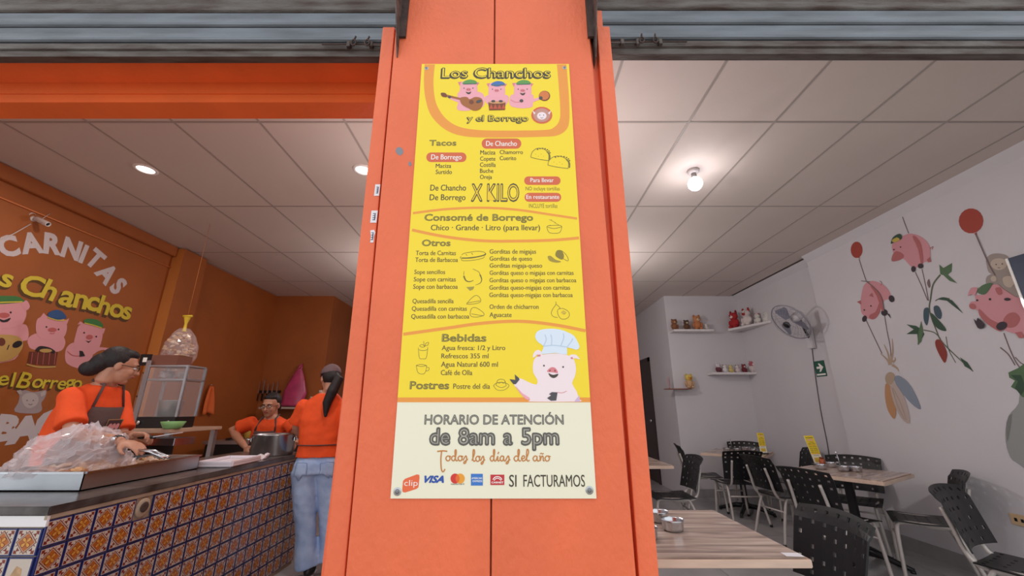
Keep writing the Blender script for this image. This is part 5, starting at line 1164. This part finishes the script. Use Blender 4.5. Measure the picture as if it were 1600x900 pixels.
# knife rack on the back wall
kr = atY(412, 612, YB - .02)
t = empty('knife_rack', (kr.x, kr.y, kr.z), 0, 'black magnetic strip for knives on the orange back wall', 'rack')
MB().box(-.28, .28, -.015, .015, -.02, .02, BLACKM, bev=.003).build('bar', t)
for k in range(7):
    x = kr.x - .23 + k * .076; L_ = .13 + .03 * ((k * 5) % 4)
    kn = empty('kitchen_knife', (x, kr.y - .018, kr.z), 0, ['knife at the left end of the wall rack', 'knife second from left on the wall rack', 'knife third from left on the wall rack', 'middle knife of the wall rack', 'knife third from right on the wall rack', 'knife second from right on the wall rack', 'knife at the right end of the wall rack'][k], 'knife', 'knives on the wall rack')
    MB().prism([(-.012, 0, -.03), (.014, 0, -.03), (.014, 0, L_ * .7), (-.004, 0, L_), (-.012, 0, L_ * .8)], (0, -.003, 0), STEEL).build('blade', kn)
    MB().box(-.012, .012, -.012, .006, -.15, -.03, BLACKM, bev=.004).build('handle', kn)
# back worktop and clutter behind the far worker
x0 = atY(330, 695, 5.6).x
t = empty('back_stove', (x0 + .5, 5.9, 0), 0, 'dark stove with burners at the back of the orange kitchen', 'stove')
MB().box(-.55, .45, -.35, .35, .1, .88, BLACKM, bev=.01).build('body', t); MB().box(-.57, .47, -.37, .37, .88, .92, STEEL_B, bev=.004).build('top', t)
for k in range(2): MB().lathe([(.11, .925), (.11, .945), (.09, .945), (.09, .925)], BLACKM, (-.3 + k * .5, -.15, 0), 16).build('burner', t)
for sx in (-1, 1):
    for sy in (-1, 1): MB().box(sx * .45 - .06, sx * .45 - .02, sy * .3 - .02, sy * .3 + .02, 0, .1, BLACKM).build('leg', t)
o = MB(); lump(o, (x0 + .5, 6.1, .985), (.16, .12, .05), mat('foil_bag', '9A9298', .3, var=.3)); tag(o.build('foil_bundle'), 'crumpled grey bundle on the dark stove at the back', 'bundle')
zs = atY(450, 636, YB - .2).z; xs_ = atY(456, 636, YB - .2).x
t = empty('kitchen_shelf', (xs_, YB - .18, zs), 0, 'pale shelf on the orange back wall under the pink bag', 'shelf')
MB().box(-.45, .55, -.16, .17, -.03, 0, mat('shelf_pale', 'B8A89C', .5), bev=.004).build('board', t)
for s in (-.35, .45): MB().prism([(s, .17, -.03), (s, -.1, -.03), (s, .17, -.2)], (.02, 0, 0), STEEL_B).build('bracket', t)
def jar(x, y, z, r, h, m, lid, label, nm='jar'):
    t = empty(nm, (x, y, z), 0, label, 'jar', 'jars in the kitchen'); MB().lathe([(.001, 0), (r, 0), (r, h * .8), (r * .8, h * .9), (.001, h * .9)], m, n=16).build('jar_body', t); MB().lathe([(.001, h * .88), (r * .85, h * .88), (r * .85, h), (.001, h)], lid, n=16).build('lid', t)
xj = atY(488, 615, YB - .2).x
jar(xj, YB - .16, zs + .001, .05, .16, mat('jar_grey', 'A8A09C', .3), WHT, 'grey jar with white lid on the pale shelf, right of the pink bag')
jar(xj + .14, YB - .16, zs + .001, .06, .26, mat('jar_cream', 'C8B8A8', .3), WHT, 'tall cream jar on the pale shelf by the woman in the cap')
x1 = atY(398, 655, 5.6).x
jar(x0 + .15, 6.1, .922, .05, .17, mat('jar_yellow', 'C8A040', .35), mat('lid_red', '8E3428', .4), 'yellow jar on the dark stove at the back')
# security camera with its cable
scp = atX(66, 346, XL + .072)
t = empty('security_camera', scp, 0, 'white bullet security camera on the orange left wall', 'camera')
CW = mat('camera_white', 'D8CCC8', .4); t.scale = (.62, .62, .62)
dirc = Vector((.72, .10, -.34)).normalized(); Mq = Vector((0, 0, 1)).rotation_difference(dirc).to_matrix().to_4x4()
MB().lathe([(.001, -.10), (.03, -.095), (.036, -.08), (.036, .09), (.033, .1), (.028, .1), (.026, .085), (.001, .085)], CW, n=20, M=Mq).build('housing', t)
MB().lathe([(.026, .086), (.015, .09), (.0005, .09)], BLACKM, n=16, M=Mq).build('camera_lens', t)
MB().lathe([(.001, -.14), (.034, -.135), (.04, -.1), (.034, -.095)], CW, n=16, M=Matrix.Translation((-.03, -.03, .03)) @ Mq).build('joint', t)
MB().tube([(0, 0, 0), (-.12, -.02, .03)], .012, CW, 8).lathe([(.001, -.012), (.04, -.012), (.038, 0), (.001, 0)], CW, (0, 0, 0), 16, Matrix.Translation((-.107, -.02, .03)) @ Matrix.Rotation(R(90), 4, 'Y')).build('wall_mount', t)
MB().tube([(-.06, .02, .03), (-.11, .14, .20)], .004, CW, 6).build('antenna', t)
cb = MB().tube([atX(48, 350, XL + .006), atX(20, 366, XL + .006), atX(-20, 382, XL + .006)], .004, CW, 6).build('camera_cable'); tag(cb, 'thin pale cable running down left from the security camera', 'cable')
# ---------------------------------------------------------------- the three workers
SKIN = mat('skin', 'C08A70', .5, var=.08, vscale=8); SHIRT = mat('orange_shirt', 'F2541A', .8, var=.10, vscale=10, bump=.5, bscale=14); APR = mat('brown_apron', '5E4A48', .85, var=.1, vscale=12, bump=.3, bscale=50)
HAIR = mat('dark_hair', '1E1618', .62, bump=.5, bscale=60, stretch=(1, 1, .3)); PANT = mat('dark_trousers', '2A2A34', .8); SHOE = mat('black_shoe', '1A181A', .5); SOLE = mat('white_sole', 'D8D8DC', .5)
JEAN = mat('light_denim', 'B4CAEC', .8, var=.28, vscale=7, bump=.45, bscale=22, c2='8CA8D4'); CAPM = mat('brown_cap', '6A5458', .8, bump=.2)
LIP = mat('lips', 'A4504A', .5); EYE_W = mat('eye_white', 'E8E4E0', .3)
def remeshed(mb, name, voxel, parent, m, sm=4, inv=True, disp=0):
    me = mb.mesh('tmp'); ob = bpy.data.objects.new('tmp', me); COL.objects.link(ob)
    r = ob.modifiers.new('r', 'REMESH'); r.mode = 'VOXEL'; r.voxel_size = voxel; r.use_smooth_shade = True
    s = ob.modifiers.new('s', 'SMOOTH'); s.iterations = sm; s.factor = .5
    dg = bpy.context.evaluated_depsgraph_get(); e = ob.evaluated_get(dg); nm = bpy.data.meshes.new_from_object(e)
    bpy.data.objects.remove(ob); nm.name = name; nm.materials.clear(); nm.materials.append(m)
    if disp:
        for v in nm.vertices:
            q = v.co * 9; v.co += v.normal * (disp * noise.noise(Vector((q.x, q.y, q.z * .6))) + disp * .5 * noise.noise(q * 2.3))
    for p in nm.polygons: p.use_smooth = True
    o = bpy.data.objects.new(name, nm); COL.objects.link(o)
    if inv: o.parent = parent; o.location = -parent.location
    return o
def child(mb, name, parent, base):
    o = mb.build(name, parent); 
    if parent.type == 'EMPTY': o.location = -parent.location
    return o
def loft(mb, rings, m, n=20):
    """rings: (centre, side, front, half width, half depth)"""
    vs = []; fs = []
    for c, sd, fr, rx, ry in rings:
        for k in range(n):
            a = 2 * math.pi * k / n; ca, sa = math.cos(a), math.sin(a)
            e = .82; vs.append(c + sd * rx * abs(ca) ** e * (1 if ca > 0 else -1) + fr * ry * abs(sa) ** e * (1 if sa > 0 else -1))
    for i in range(len(rings) - 1):
        for k in range(n): fs.append((i * n + k, i * n + (k + 1) % n, (i + 1) * n + (k + 1) % n, (i + 1) * n + k))
    fs.append(list(range(n))[::-1]); fs.append([(len(rings) - 1) * n + k for k in range(n)])
    mb.add(vs, fs, m, True)
def frame(fwd, up=Vector((0, 0, 1))):
    y = Vector(fwd).normalized(); x = y.cross(up).normalized(); z = x.cross(y); return Matrix((x, y, z)).transposed().to_4x4()
def head(mb, M):
    B = lambda c, r: mb.ball(M @ Vector(c), r, SKIN, 16, M.to_3x3().to_4x4())
    B((0, -.012, .035), (.074, .092, .09)); B((0, .025, -.025), (.060, .064, .075)); B((0, .05, -.082), (.030, .030, .024)); B((0, .03, -.06), (.05, .045, .045))
    B((0, .07, .035), (.05, .022, .02)); B((.034, .062, -.02), (.022, .022, .022)); B((-.034, .062, -.02), (.022, .022, .022))
    mb.tube([M @ Vector(p) for p in ((0, .082, .025), (0, .098, .0), (0, .108, -.018), (0, .088, -.026))], [.009, .011, .015, .010], SKIN, 10)
    B((.011, .092, -.02), (.008, .009, .008)); B((-.011, .092, -.02), (.008, .009, .008))
    B((0, .084, -.046), (.022, .012, .012))
    for s in (-1, 1): B((s * .076, -.012, -.002), (.010, .02, .032))
def face(M, body, base, brows=True, glasses=False):
    L = M @ Matrix.Identity(4)
    for s in (-1, 1):
        e = MB().ball(M @ Vector((s * .029, .077, .012)), (.013, .011, .0095), EYE_W, 10, M.to_3x3().to_4x4()).ball(M @ Vector((s * .029, .0855, .012)), (.0055, .004, .0055), BLACKM, 8, M.to_3x3().to_4x4())
        child(e, 'eye', body, base)
        child(MB().tube([M @ Vector((s * .014, .092, .032)), M @ Vector((s * .03, .091, .037)), M @ Vector((s * .046, .080, .031))], [.0035, .004, .002], HAIR, 6), 'eyebrow', body, base)
    child(MB().tube([M @ Vector(p) for p in ((-.022, .086, -.046), (-.008, .097, -.043), (.008, .097, -.043), (.022, .086, -.046))], [.003, .006, .006, .003], LIP, 8), 'mouth', body, base)
    if glasses:
        g = MB()
        for s in (-1, 1):
            g.tube([M @ Vector((s * .031 + .024 * math.cos(k * .524), .100, .012 + .017 * math.sin(k * .524))) for k in range(13)], .002, BLACKM, 5)
            g.tube([M @ Vector((s * .055, .100, .016)), M @ Vector((s * .078, .05, .014)), M @ Vector((s * .08, -.01, .012))], .0022, BLACKM, 5)
        g.tube([M @ Vector((-.008, .1, .014)), M @ Vector((.008, .1, .014))], .002, BLACKM, 5); child(g, 'glasses', body, base)
def hand(mb, w_, d, n, side=1, curl=.5):
    """wrist, finger direction, palm normal (towards the palm's inside); side = which side the thumb leaves"""
    d = Vector(d).normalized(); n = Vector(n); n = (n - d * n.dot(d)).normalized(); s = d.cross(n) * side
    Mh = Matrix((s, d, n)).transposed().to_4x4()
    mb.ball(w_ + d * .05, (.040, .052, .016), SKIN, 14, Mh)
    for k, (o, L_) in enumerate(((.030, .070), (.010, .078), (-.010, .073), (-.029, .058))):
        p = w_ + d * .085 + s * o; a = 0; pts = [w_ + d * .05 + s * o * .8, p]
        for j in range(3):
            a += curl * (.6, .8, .6)[j]; p = p + (d * math.cos(a) + n * math.sin(a)) * L_ / 3 * (1.15, 1, .85)[j]; pts.append(p)
        mb.tube(pts, [.0095, .0095, .009, .0085, .0065], SKIN, 8)
    b = w_ + d * .02 + s * .025
    mb.tube([b, b + s * .026 + d * .022 + n * .010, b + s * .036 + d * .048 + n * .024, b + s * .032 + d * .068 + n * .034], [.014, .0125, .010, .008], SKIN, 8)
def arm(mb, sh, el, wr, m=None, r=(.052, .045, .038, .040, .034, .025)):
    mb.tube([sh, sh.lerp(el, .5), el, el.lerp(wr, .3), el.lerp(wr, .7), wr], list(r), SKIN, 12)
def torso_pt(c, sd, fr, rx, ry, a): return c + sd * rx * math.sin(a) + fr * ry * math.cos(a)
def apron(rings, body, base, print_at):
    """bib and skirt shell in front of the torso; rings given bottom to top"""
    rr = []; 
    for i in range(len(rings) - 1):
        for k in range(4):
            t = k / 4; A, B_ = rings[i], rings[i + 1]
            rr.append((A[0].lerp(B_[0], t), A[1], A[2], A[3] + (B_[3] - A[3]) * t, A[4] + (B_[4] - A[4]) * t, A[5] + (B_[5] - A[5]) * t))
    rr.append(rings[-1]); n = 12; vs = []
    for c, sd, fr, rx, ry, w_ in rr:
        for k in range(n + 1): vs.append(torso_pt(c, sd, fr, rx, ry, (k / n * 2 - 1) * w_))
    fs = [(j * (n + 1) + k, j * (n + 1) + k + 1, (j + 1) * (n + 1) + k + 1, (j + 1) * (n + 1) + k) for j in range(len(rr) - 1) for k in range(n)]
    o = child(MB().add(vs, fs, APR, True), 'apron', body, base); s = o.modifiers.new('s', 'SOLIDIFY'); s.thickness = .006; s.offset = 1
    return o
def patch(base, body, c, u, v, n, w_, h):
    """framed badge with a pink emblem on the bib"""
    p = MB(); q = lambda x, y, l: c + u * x * w_ + v * y * h + n * (.0095 + .0012 * l)
    p.add([q(-1, -1, 0), q(1, -1, 0), q(1, 1, 0), q(-1, 1, 0)], [(0, 1, 2, 3)], mat('badge_tan', 'B08A60', .7)); p.add([q(-.9, -.88, 1), q(.9, -.88, 1), q(.9, .88, 1), q(-.9, .88, 1)], [(0, 1, 2, 3)], mat('badge_brown', '4A3436', .8))
    pk = mat('badge_pink', 'D89AA0', .7)
    for k in (-1, 0, 1):
        p.add([q(k * .48 + .26 * math.cos(a * .785), .05 + .42 * math.sin(a * .785), 2) for a in range(8)], [list(range(8))], pk)
    p.add([q(-.7, -.6, 2), q(.7, -.6, 2), q(.7, -.42, 2), q(-.7, -.42, 2)], [(0, 1, 2, 3)], pk)
    child(p, 'badge', body, base)
UP = Vector((0, 0, 1))
def trousers(mb, hipc, side, feet, m, r=(.105, .10, .075, .065)):
    loft(mb, [(hipc + UP * .10, side, Vector((-side.y, side.x, 0)), .15, .11), (hipc, side, Vector((-side.y, side.x, 0)), .17, .125), (hipc - UP * .09, side, Vector((-side.y, side.x, 0)), .165, .12)], m)
    for s, ft in zip((-1, 1), feet):
        h = hipc + side * s * .085 - UP * .07; k = h.lerp(ft, .5) + Vector((-side.y, side.x, 0)) * -.01
        mb.tube([h, h.lerp(k, .5), k, k.lerp(ft, .5), ft], [r[0], (r[0] + r[1]) / 2, r[1] * .9, r[2], r[3]], m, 14)
def shoe(ft, d, body, base, sole=SOLE, up=SHOE, z=.0):
    d = Vector((d[0], d[1], 0)).normalized(); q = Matrix((d.cross(UP), d, UP)).transposed().to_4x4(); p = Vector((ft.x, ft.y, 0))
    a = MB().ball(p + d * .05 + UP * .05, (.045, .12, .045), up, 14, q).ball(p + UP * .075, (.042, .055, .06), up, 12, q)
    o = child(a, 'shoe', body, base)
    child(MB().box(-.042, .042, -.062, .155, 0, .022, sole, Matrix.Translation(p) @ q, bev=.01), 'sole', o, base)
# ---- worker with glasses leaning over the tray
Y1 = 2.8
fw = Vector((.98, .02, 0)).normalized(); sd = Vector((-fw.y, fw.x, 0)) * -1   # her right side
cH = atY(100, 745, Y1); cW = atY(110, 700, Y1); cC = atY(135, 655, Y1); cS = atY(151, 617, Y1); cN = atY(166, 599, Y1 - .0)
t = empty('person', (cH.x, cH.y, 0), 0, 'person with glasses and dark hair, orange shirt and brown apron, leaning over the steel tray', 'person', 'workers of the food stall')
b0 = t.location.copy(); fl_ = (cS - cW).normalized(); fr = (fw - fl_ * fw.dot(fl_)).normalized(); sdr = sd
Mh = Matrix.Translation(atY(187, 574, Y1)) @ frame((.66, .70, -.22))
body = MB(); head(body, Mh)
body.tube([Mh @ Vector((0, -.03, -.03)), Mh @ Vector((0, -.035, -.09)), cN, cS + UP * -.01], [.056, .054, .060, .08], SKIN, 14)
loft(body, [(cH, sdr, fr, .15, .10), (cW, sdr, fr, .13, .09), (cC, sdr, fr, .145, .10), (cS, sdr, fr, .15, .08), (cN, sdr, fr, .07, .05)], SKIN)
shR = cS + sdr * .165 - UP * .01; shL = cS - sdr * .165 - UP * .01
elR = atY(112, 676, 2.56); wrR = atY(190, 690, 2.50); elL = atY(190, 684, 2.92); wrL = atY(208, 680, 2.78)
arm(body, shR, elR, wrR); arm(body, shL, elL, wrL)
hand(body, wrR, (.95, .05, -.25), (0, .25, -1), -1, .45); hand(body, wrL, (.95, .05, .0), (0, -.5, -1), 1, .8)
bodyo = remeshed(body, 'body', .006, t, SKIN, 3)
face(Mh, t, b0, glasses=True)
sh = MB(); loft(sh, [(cH, sdr, fr, .185, .135), (cW, sdr, fr, .18, .135), (cC, sdr, fr, .185, .15), (cS + UP * .0, sdr, fr, .175, .105), (cN - UP * .012, sdr, fr, .085, .07)], SHIRT)
for s_, e_ in ((shR, elR), (shL, elL)): sh.tube([s_ - (e_ - s_) * .12, s_, s_.lerp(e_, .45), s_.lerp(e_, .82)], [.05, .066, .070, .076], SHIRT, 14)
remeshed(sh, 'shirt', .009, t, SHIRT, 5, disp=.006)
rg = [(cH - UP * .28, sdr, fw, .21, .17, 1.2), (cH, sdr, fr, .20, .15, 1.3), (cW, sdr, fr, .195, .15, 1.25), (cC, sdr, fr, .20, .168, .85), (cS.lerp(cC, .35), sdr, fr, .19, .135, .62)]
apron(rg, t, b0, None)
top = rg[-1]
for s in (-1, 1): child(MB().tube([torso_pt(*top[:5], s * .6), cN + sdr * s * .07 + fr * .06, cN + sdr * s * .065 - fr * .035 + UP * .012], .010, APR, 8, flat=.5), 'apron_strap', t, b0)
patch(b0, t, torso_pt(cW.lerp(cC, .93), sdr, fr, .20, .168, -.1), -sdr, fl_, fr, .055, .05)
hr = MB(); Q = Mh.to_3x3().to_4x4()
hr.ball(Mh @ Vector((0, -.035, .050)), (.086, .092, .088), HAIR, 18, Q).ball(Mh @ Vector((0, .02, .095)), (.068, .052, .035), HAIR, 14, Q).ball(Mh @ Vector((0, -.10, .0)), (.07, .06, .07), HAIR, 14, Q).ball(Mh @ Vector((0, -.135, -.05)), (.055, .055, .05), HAIR, 14, Q)
remeshed(hr, 'hair', .007, t, HAIR, 3)
tr = MB(); trousers(tr, cH - UP * .05, sdr, [Vector((cH.x - .05, cH.y + .1, .06)), Vector((cH.x - .0, cH.y - .1, .06))], PANT); remeshed(tr, 'trousers', .02, t, PANT, 3)
for dy in (.1, -.1): shoe(Vector((cH.x - .02, cH.y + dy, 0)), fw, t, b0)
wq = wrR.lerp(elR, .08); child(MB().tube([wq - (wrR - elR).normalized() * .012, wq + (wrR - elR).normalized() * .012], .033, BLACKM, 16).ball(wq + Vector((0, -.028, .012)), (.018, .012, .018), CHROME, 10), 'wrist_watch', t, b0)
# knife/scraper and tongs held over the tray
kp = wrL + Vector((.10, .0, -.012))
tt = empty('serving_scraper', kp, 0, 'white and steel scraper held in the far hand over the tray', 'utensil')
MB().tube([(-.06, 0, .0), (.05, 0, .0)], .011, BLACKM, 8).build('handle', tt); MB().prism([(.05, -.02, 0), (.18, -.035, .02), (.20, .03, .025), (.05, .02, 0)], (0, 0, .005), mat('blade_white', 'E0E2E8', .25)).build('blade', tt)
kp = wrR + Vector((.11, .01, -.045))
tt = empty('tongs', kp, 0, 'steel tongs in the near hand reaching into the tray', 'utensil')
for s in (-1, 1): MB().tube([(-.06, s * .006, .01), (.08, s * .02, -.01), (.17, s * .014, -.045)], [.006, .007, .009], STEEL, 6).build('arm', tt)
# ---- far worker facing the camera
Y2 = 4.45
fw = Vector((.12, -1, 0)).normalized(); sdr = Vector((-fw.y, fw.x, 0)) * -1
cS = atY(423, 660, Y2); cN = atY(424, 651, Y2 - .02); cC = atY(420, 682, Y2 + .05); cW = atY(417, 712, Y2 + .12); cH = cW - UP * .18 + Vector((0, .04, 0))
t = empty('person', (cH.x, cH.y, 0), 0, 'person in glasses facing the camera behind the big pot, orange shirt, brown apron', 'person', 'workers of the food stall'); b0 = t.location.copy()
fl_ = (cS - cW).normalized(); fr = (fw - fl_ * fw.dot(fl_)).normalized()
Mh = Matrix.Translation(atY(423, 634.5, Y2 - .06)) @ frame((.06, -1, -.22))
body = MB(); head(body, Mh); body.tube([Mh @ Vector((0, -.03, -.03)), Mh @ Vector((0, -.035, -.09)), cN, cS - UP * .02], [.054, .052, .058, .08], SKIN, 14)
loft(body, [(cH, sdr, fr, .14, .10), (cW, sdr, fr, .125, .09), (cC, sdr, fr, .14, .10), (cS, sdr, fr, .14, .075), (cN, sdr, fr, .065, .05)], SKIN)
wl_ = atY(396, 660, Y2); wr_ = atY(450, 660, Y2)
eA = atY(362, 672, Y2 - .02); wA = atY(384, 699, Y2 - .25); eB = atY(464, 676, Y2 + .0); wB = atY(462, 694, Y2 - .2)
arm(body, wl_, eA, wA); arm(body, wr_, eB, wB); hand(body, wA, (.5, -.5, -.6), (.6, .2, -.5), 1, .5); hand(body, wB, (-.5, -.5, -.6), (-.6, .2, -.5), -1, .5)
remeshed(body, 'body', .008, t, SKIN, 2); face(Mh, t, b0, glasses=True)
sh = MB(); loft(sh, [(cH, sdr, fr, .18, .13), (cW, sdr, fr, .17, .125), (cC, sdr, fr, .175, .13), (cS, sdr, fr, .165, .10), (cN - UP * .01, sdr, fr, .08, .065)], SHIRT)
for s_, e_ in ((wl_, eA), (wr_, eB)): sh.tube([s_ - (e_ - s_) * .12, s_, s_.lerp(e_, .4), s_.lerp(e_, .68)], [.05, .07, .072, .076], SHIRT, 14)
remeshed(sh, 'shirt', .011, t, SHIRT, 3, disp=.005)
rg = [(cH - UP * .3, sdr, fw, .20, .16, 1.2), (cH, sdr, fr, .195, .145, 1.3), (cW, sdr, fr, .185, .14, 1.2), (cC, sdr, fr, .19, .146, .8), (cS.lerp(cC, .3), sdr, fr, .18, .125, .6)]
apron(rg, t, b0, None); top = rg[-1]
for s in (-1, 1): child(MB().tube([torso_pt(*top[:5], s * .58), cN + sdr * s * .07 + fr * .055, cN + sdr * s * .065 - fr * .03 + UP * .012], .010, APR, 8, flat=.5), 'apron_strap', t, b0)
patch(b0, t, torso_pt(cC.lerp(cW, .25), sdr, fr, .19, .146, 0), -sdr, fl_, fr, .09, .045)
hr = MB(); Q = Mh.to_3x3().to_4x4()
hr.ball(Mh @ Vector((0, -.035, .052)), (.084, .088, .086), HAIR, 18, Q).ball(Mh @ Vector((0, .018, .095)), (.066, .05, .032), HAIR, 14, Q).ball(Mh @ Vector((0, -.08, -.02)), (.07, .05, .07), HAIR, 14, Q)
remeshed(hr, 'hair', .007, t, HAIR, 3)
tr = MB(); trousers(tr, cH - UP * .03, sdr, [cH - UP * (cH.z - .06) + sdr * -.1, cH - UP * (cH.z - .06) + sdr * .1], PANT); remeshed(tr, 'trousers', .02, t, PANT, 3)
for s in (-1, 1): shoe(cH + sdr * s * .1, fw, t, b0)
# ---- worker in cap and jeans seen from behind
Y3 = 3.82
fw = Vector((-.25, .97, 0)).normalized(); sdr = Vector((fw.y, -fw.x, 0))
cH = atY(496, 722, Y3); cW = atY(499, 694, Y3); cC = atY(503, 655, Y3); cS = atY(508, 630, Y3); cN = atY(513, 613, Y3)
t = empty('person', (cH.x, cH.y, 0), 0, 'person in cap, orange shirt and light jeans seen from behind, partly hidden by the pillar', 'person', 'workers of the food stall'); b0 = t.location.copy()
fl_ = UP; fr = fw
Mh = Matrix.Translation(atY(516, 593, Y3)) @ frame((-.62, .75, -.12))
body = MB(); head(body, Mh); body.tube([Mh @ Vector((0, -.03, -.03)), Mh @ Vector((0, -.03, -.09)), cN, cS - UP * .02], [.054, .052, .058, .08], SKIN, 14)
loft(body, [(cH, sdr, fr, .14, .10), (cW, sdr, fr, .13, .09), (cC, sdr, fr, .15, .10), (cS, sdr, fr, .155, .08), (cN, sdr, fr, .065, .055)], SKIN)
sL = cS - sdr * .165 - UP * .01; sR_ = cS + sdr * .165 - UP * .01
eL = atY(463, 668, Y3 + .02); wL = atY(476, 688, Y3 + .16); eR = atY(552, 672, Y3 + .0); wR_ = atY(530, 690, Y3 + .28)
arm(body, sL, eL, wL); arm(body, sR_, eR, wR_); hand(body, wL, (.2, .9, -.1), (.3, 0, -1), 1, .6); hand(body, wR_, (-.3, .9, -.1), (-.3, 0, -1), -1, .6)
leg_z = [atY(476, 892, Y3 - .02), atY(505, 884, Y3 + .02)]
remeshed(body, 'body', .0075, t, SKIN, 3); face(Mh, t, b0)
sh = MB(); loft(sh, [(cH + UP * .045, sdr, fr, .185, .13), (cW + UP * .0, sdr, fr, .168, .12), (cC, sdr, fr, .185, .125), (cS, sdr, fr, .178, .10), (cN - UP * .012, sdr, fr, .085, .07)], SHIRT)
for s_, e_ in ((sL, eL), (sR_, eR)): sh.tube([s_ - (e_ - s_) * .12, s_, s_.lerp(e_, .45), s_.lerp(e_, .80)], [.05, .07, .074, .082], SHIRT, 14)
remeshed(sh, 'shirt', .008, t, SHIRT, 4, disp=.007)
child(MB().tube([torso_pt(cW, sdr, -fr, .178, .130, a) for a in [k * .15 - 1.5 for k in range(21)]], .012, mat('apron_tie', '6A4038', .8), 6, flat=.5), 'apron_tie', t, b0)
je = MB(); loft(je, [(cH + UP * .075, sdr, fr, .155, .105), (cH, sdr, fr, .185, .135), (cH - UP * .09, sdr, fr, .192, .135)], JEAN)
for s, ft in ((-1, Vector((atY(480, 880, Y3).x, Y3, .07))), (1, Vector((atY(517, 872, Y3 + .1).x, Y3 + .08, .10)))):
    h = cH + sdr * s * .096 - UP * .06; k = h.lerp(ft, .52) + sdr * s * .005
    je.tube([h, h.lerp(k, .5), k, k.lerp(ft, .5), ft], [.108, .098, .082, .082, .090], JEAN, 18)
jo = remeshed(je, 'jeans', .011, t, JEAN, 3, disp=.009)
from mathutils.bvhtree import BVHTree
jb = BVHTree.FromPolygons([v.co.copy() for v in jo.data.vertices], [list(p.vertices) for p in jo.data.polygons])
def on_jeans(p, d):
    h = jb.find_nearest(p); return h[0] + (p - h[0]).normalized() * d if h[0] else p
for s in (-1, 1):
    pm = MB(); vs = []
    for j in range(7):
        for k in range(7):
            a = s * (.22 + .62 * k / 6); zz = .03 - .15 * j / 6 - (.015 * (1 - abs(k - 3) / 3) if j == 6 else 0); vs.append(on_jeans(torso_pt(cH + UP * zz, sdr, -fr, .26, .22, a), .003))
    pm.add(vs, [(j * 7 + k, j * 7 + k + 1, (j + 1) * 7 + k + 1, (j + 1) * 7 + k) for j in range(6) for k in range(6)], JEAN, True)
    o = child(pm, 'pocket', t, b0); o.modifiers.new('s', 'SOLIDIFY').thickness = .002
    ed = [vs[i] for i in list(range(0, 7)) + [13, 20, 27, 34, 41, 48] + [47, 46, 45, 44, 43, 42] + [35, 28, 21, 14, 7, 0]]
    child(MB().tube([on_jeans(v, .005) for v in ed], .002, mat('denim_stitch', '7A92BC', .8), 4), 'stitching', t, b0)
for ft, z_ in ((Vector((atY(480, 890, Y3 - .05).x, Y3 - .02, 0)), 0), (Vector((atY(514, 880, Y3 + .05).x, Y3 + .08, 0)), 0)): shoe(ft, (-.25, .97), t, b0)
hr = MB(); Q = Mh.to_3x3().to_4x4()
hr.ball(Mh @ Vector((0, -.035, .03)), (.082, .088, .088), HAIR, 18, Q)
pt = [Mh @ Vector(p) for p in ((.01, -.10, .02), (.03, -.15, -.02))]; pe = cS + sdr * .04 - fr * .14
hr.tube([pt[0], pt[1], pt[1].lerp(pe, .5) - fr * .02, pe, pe - UP * .12], [.03, .045, .048, .04, .012], HAIR, 10)
remeshed(hr, 'hair', .007, t, HAIR, 3)
cp = MB(); cp.lathe([(.098 * math.cos(a), .098 * math.sin(a)) for a in [k * .157 for k in range(11)]], CAPM, (0, -.012, .045), 24, Mh, True, .92, 1.08)
o = child(cp, 'cap', t, b0); o.modifiers.new('s', 'SOLIDIFY').thickness = .004
child(MB().prism([Mh @ Vector(p) for p in ((-.07, .07, .052), (-.06, .12, .045), (-.03, .16, .04), (.03, .16, .04), (.06, .12, .045), (.07, .07, .052))], Mh.to_3x3() @ Vector((0, 0, .005)), CAPM), 'visor', t, b0)
child(MB().ball(Mh @ Vector((0, -.012, .145)), (.008, .008, .005), CAPM, 8), 'cap_button', t, b0)
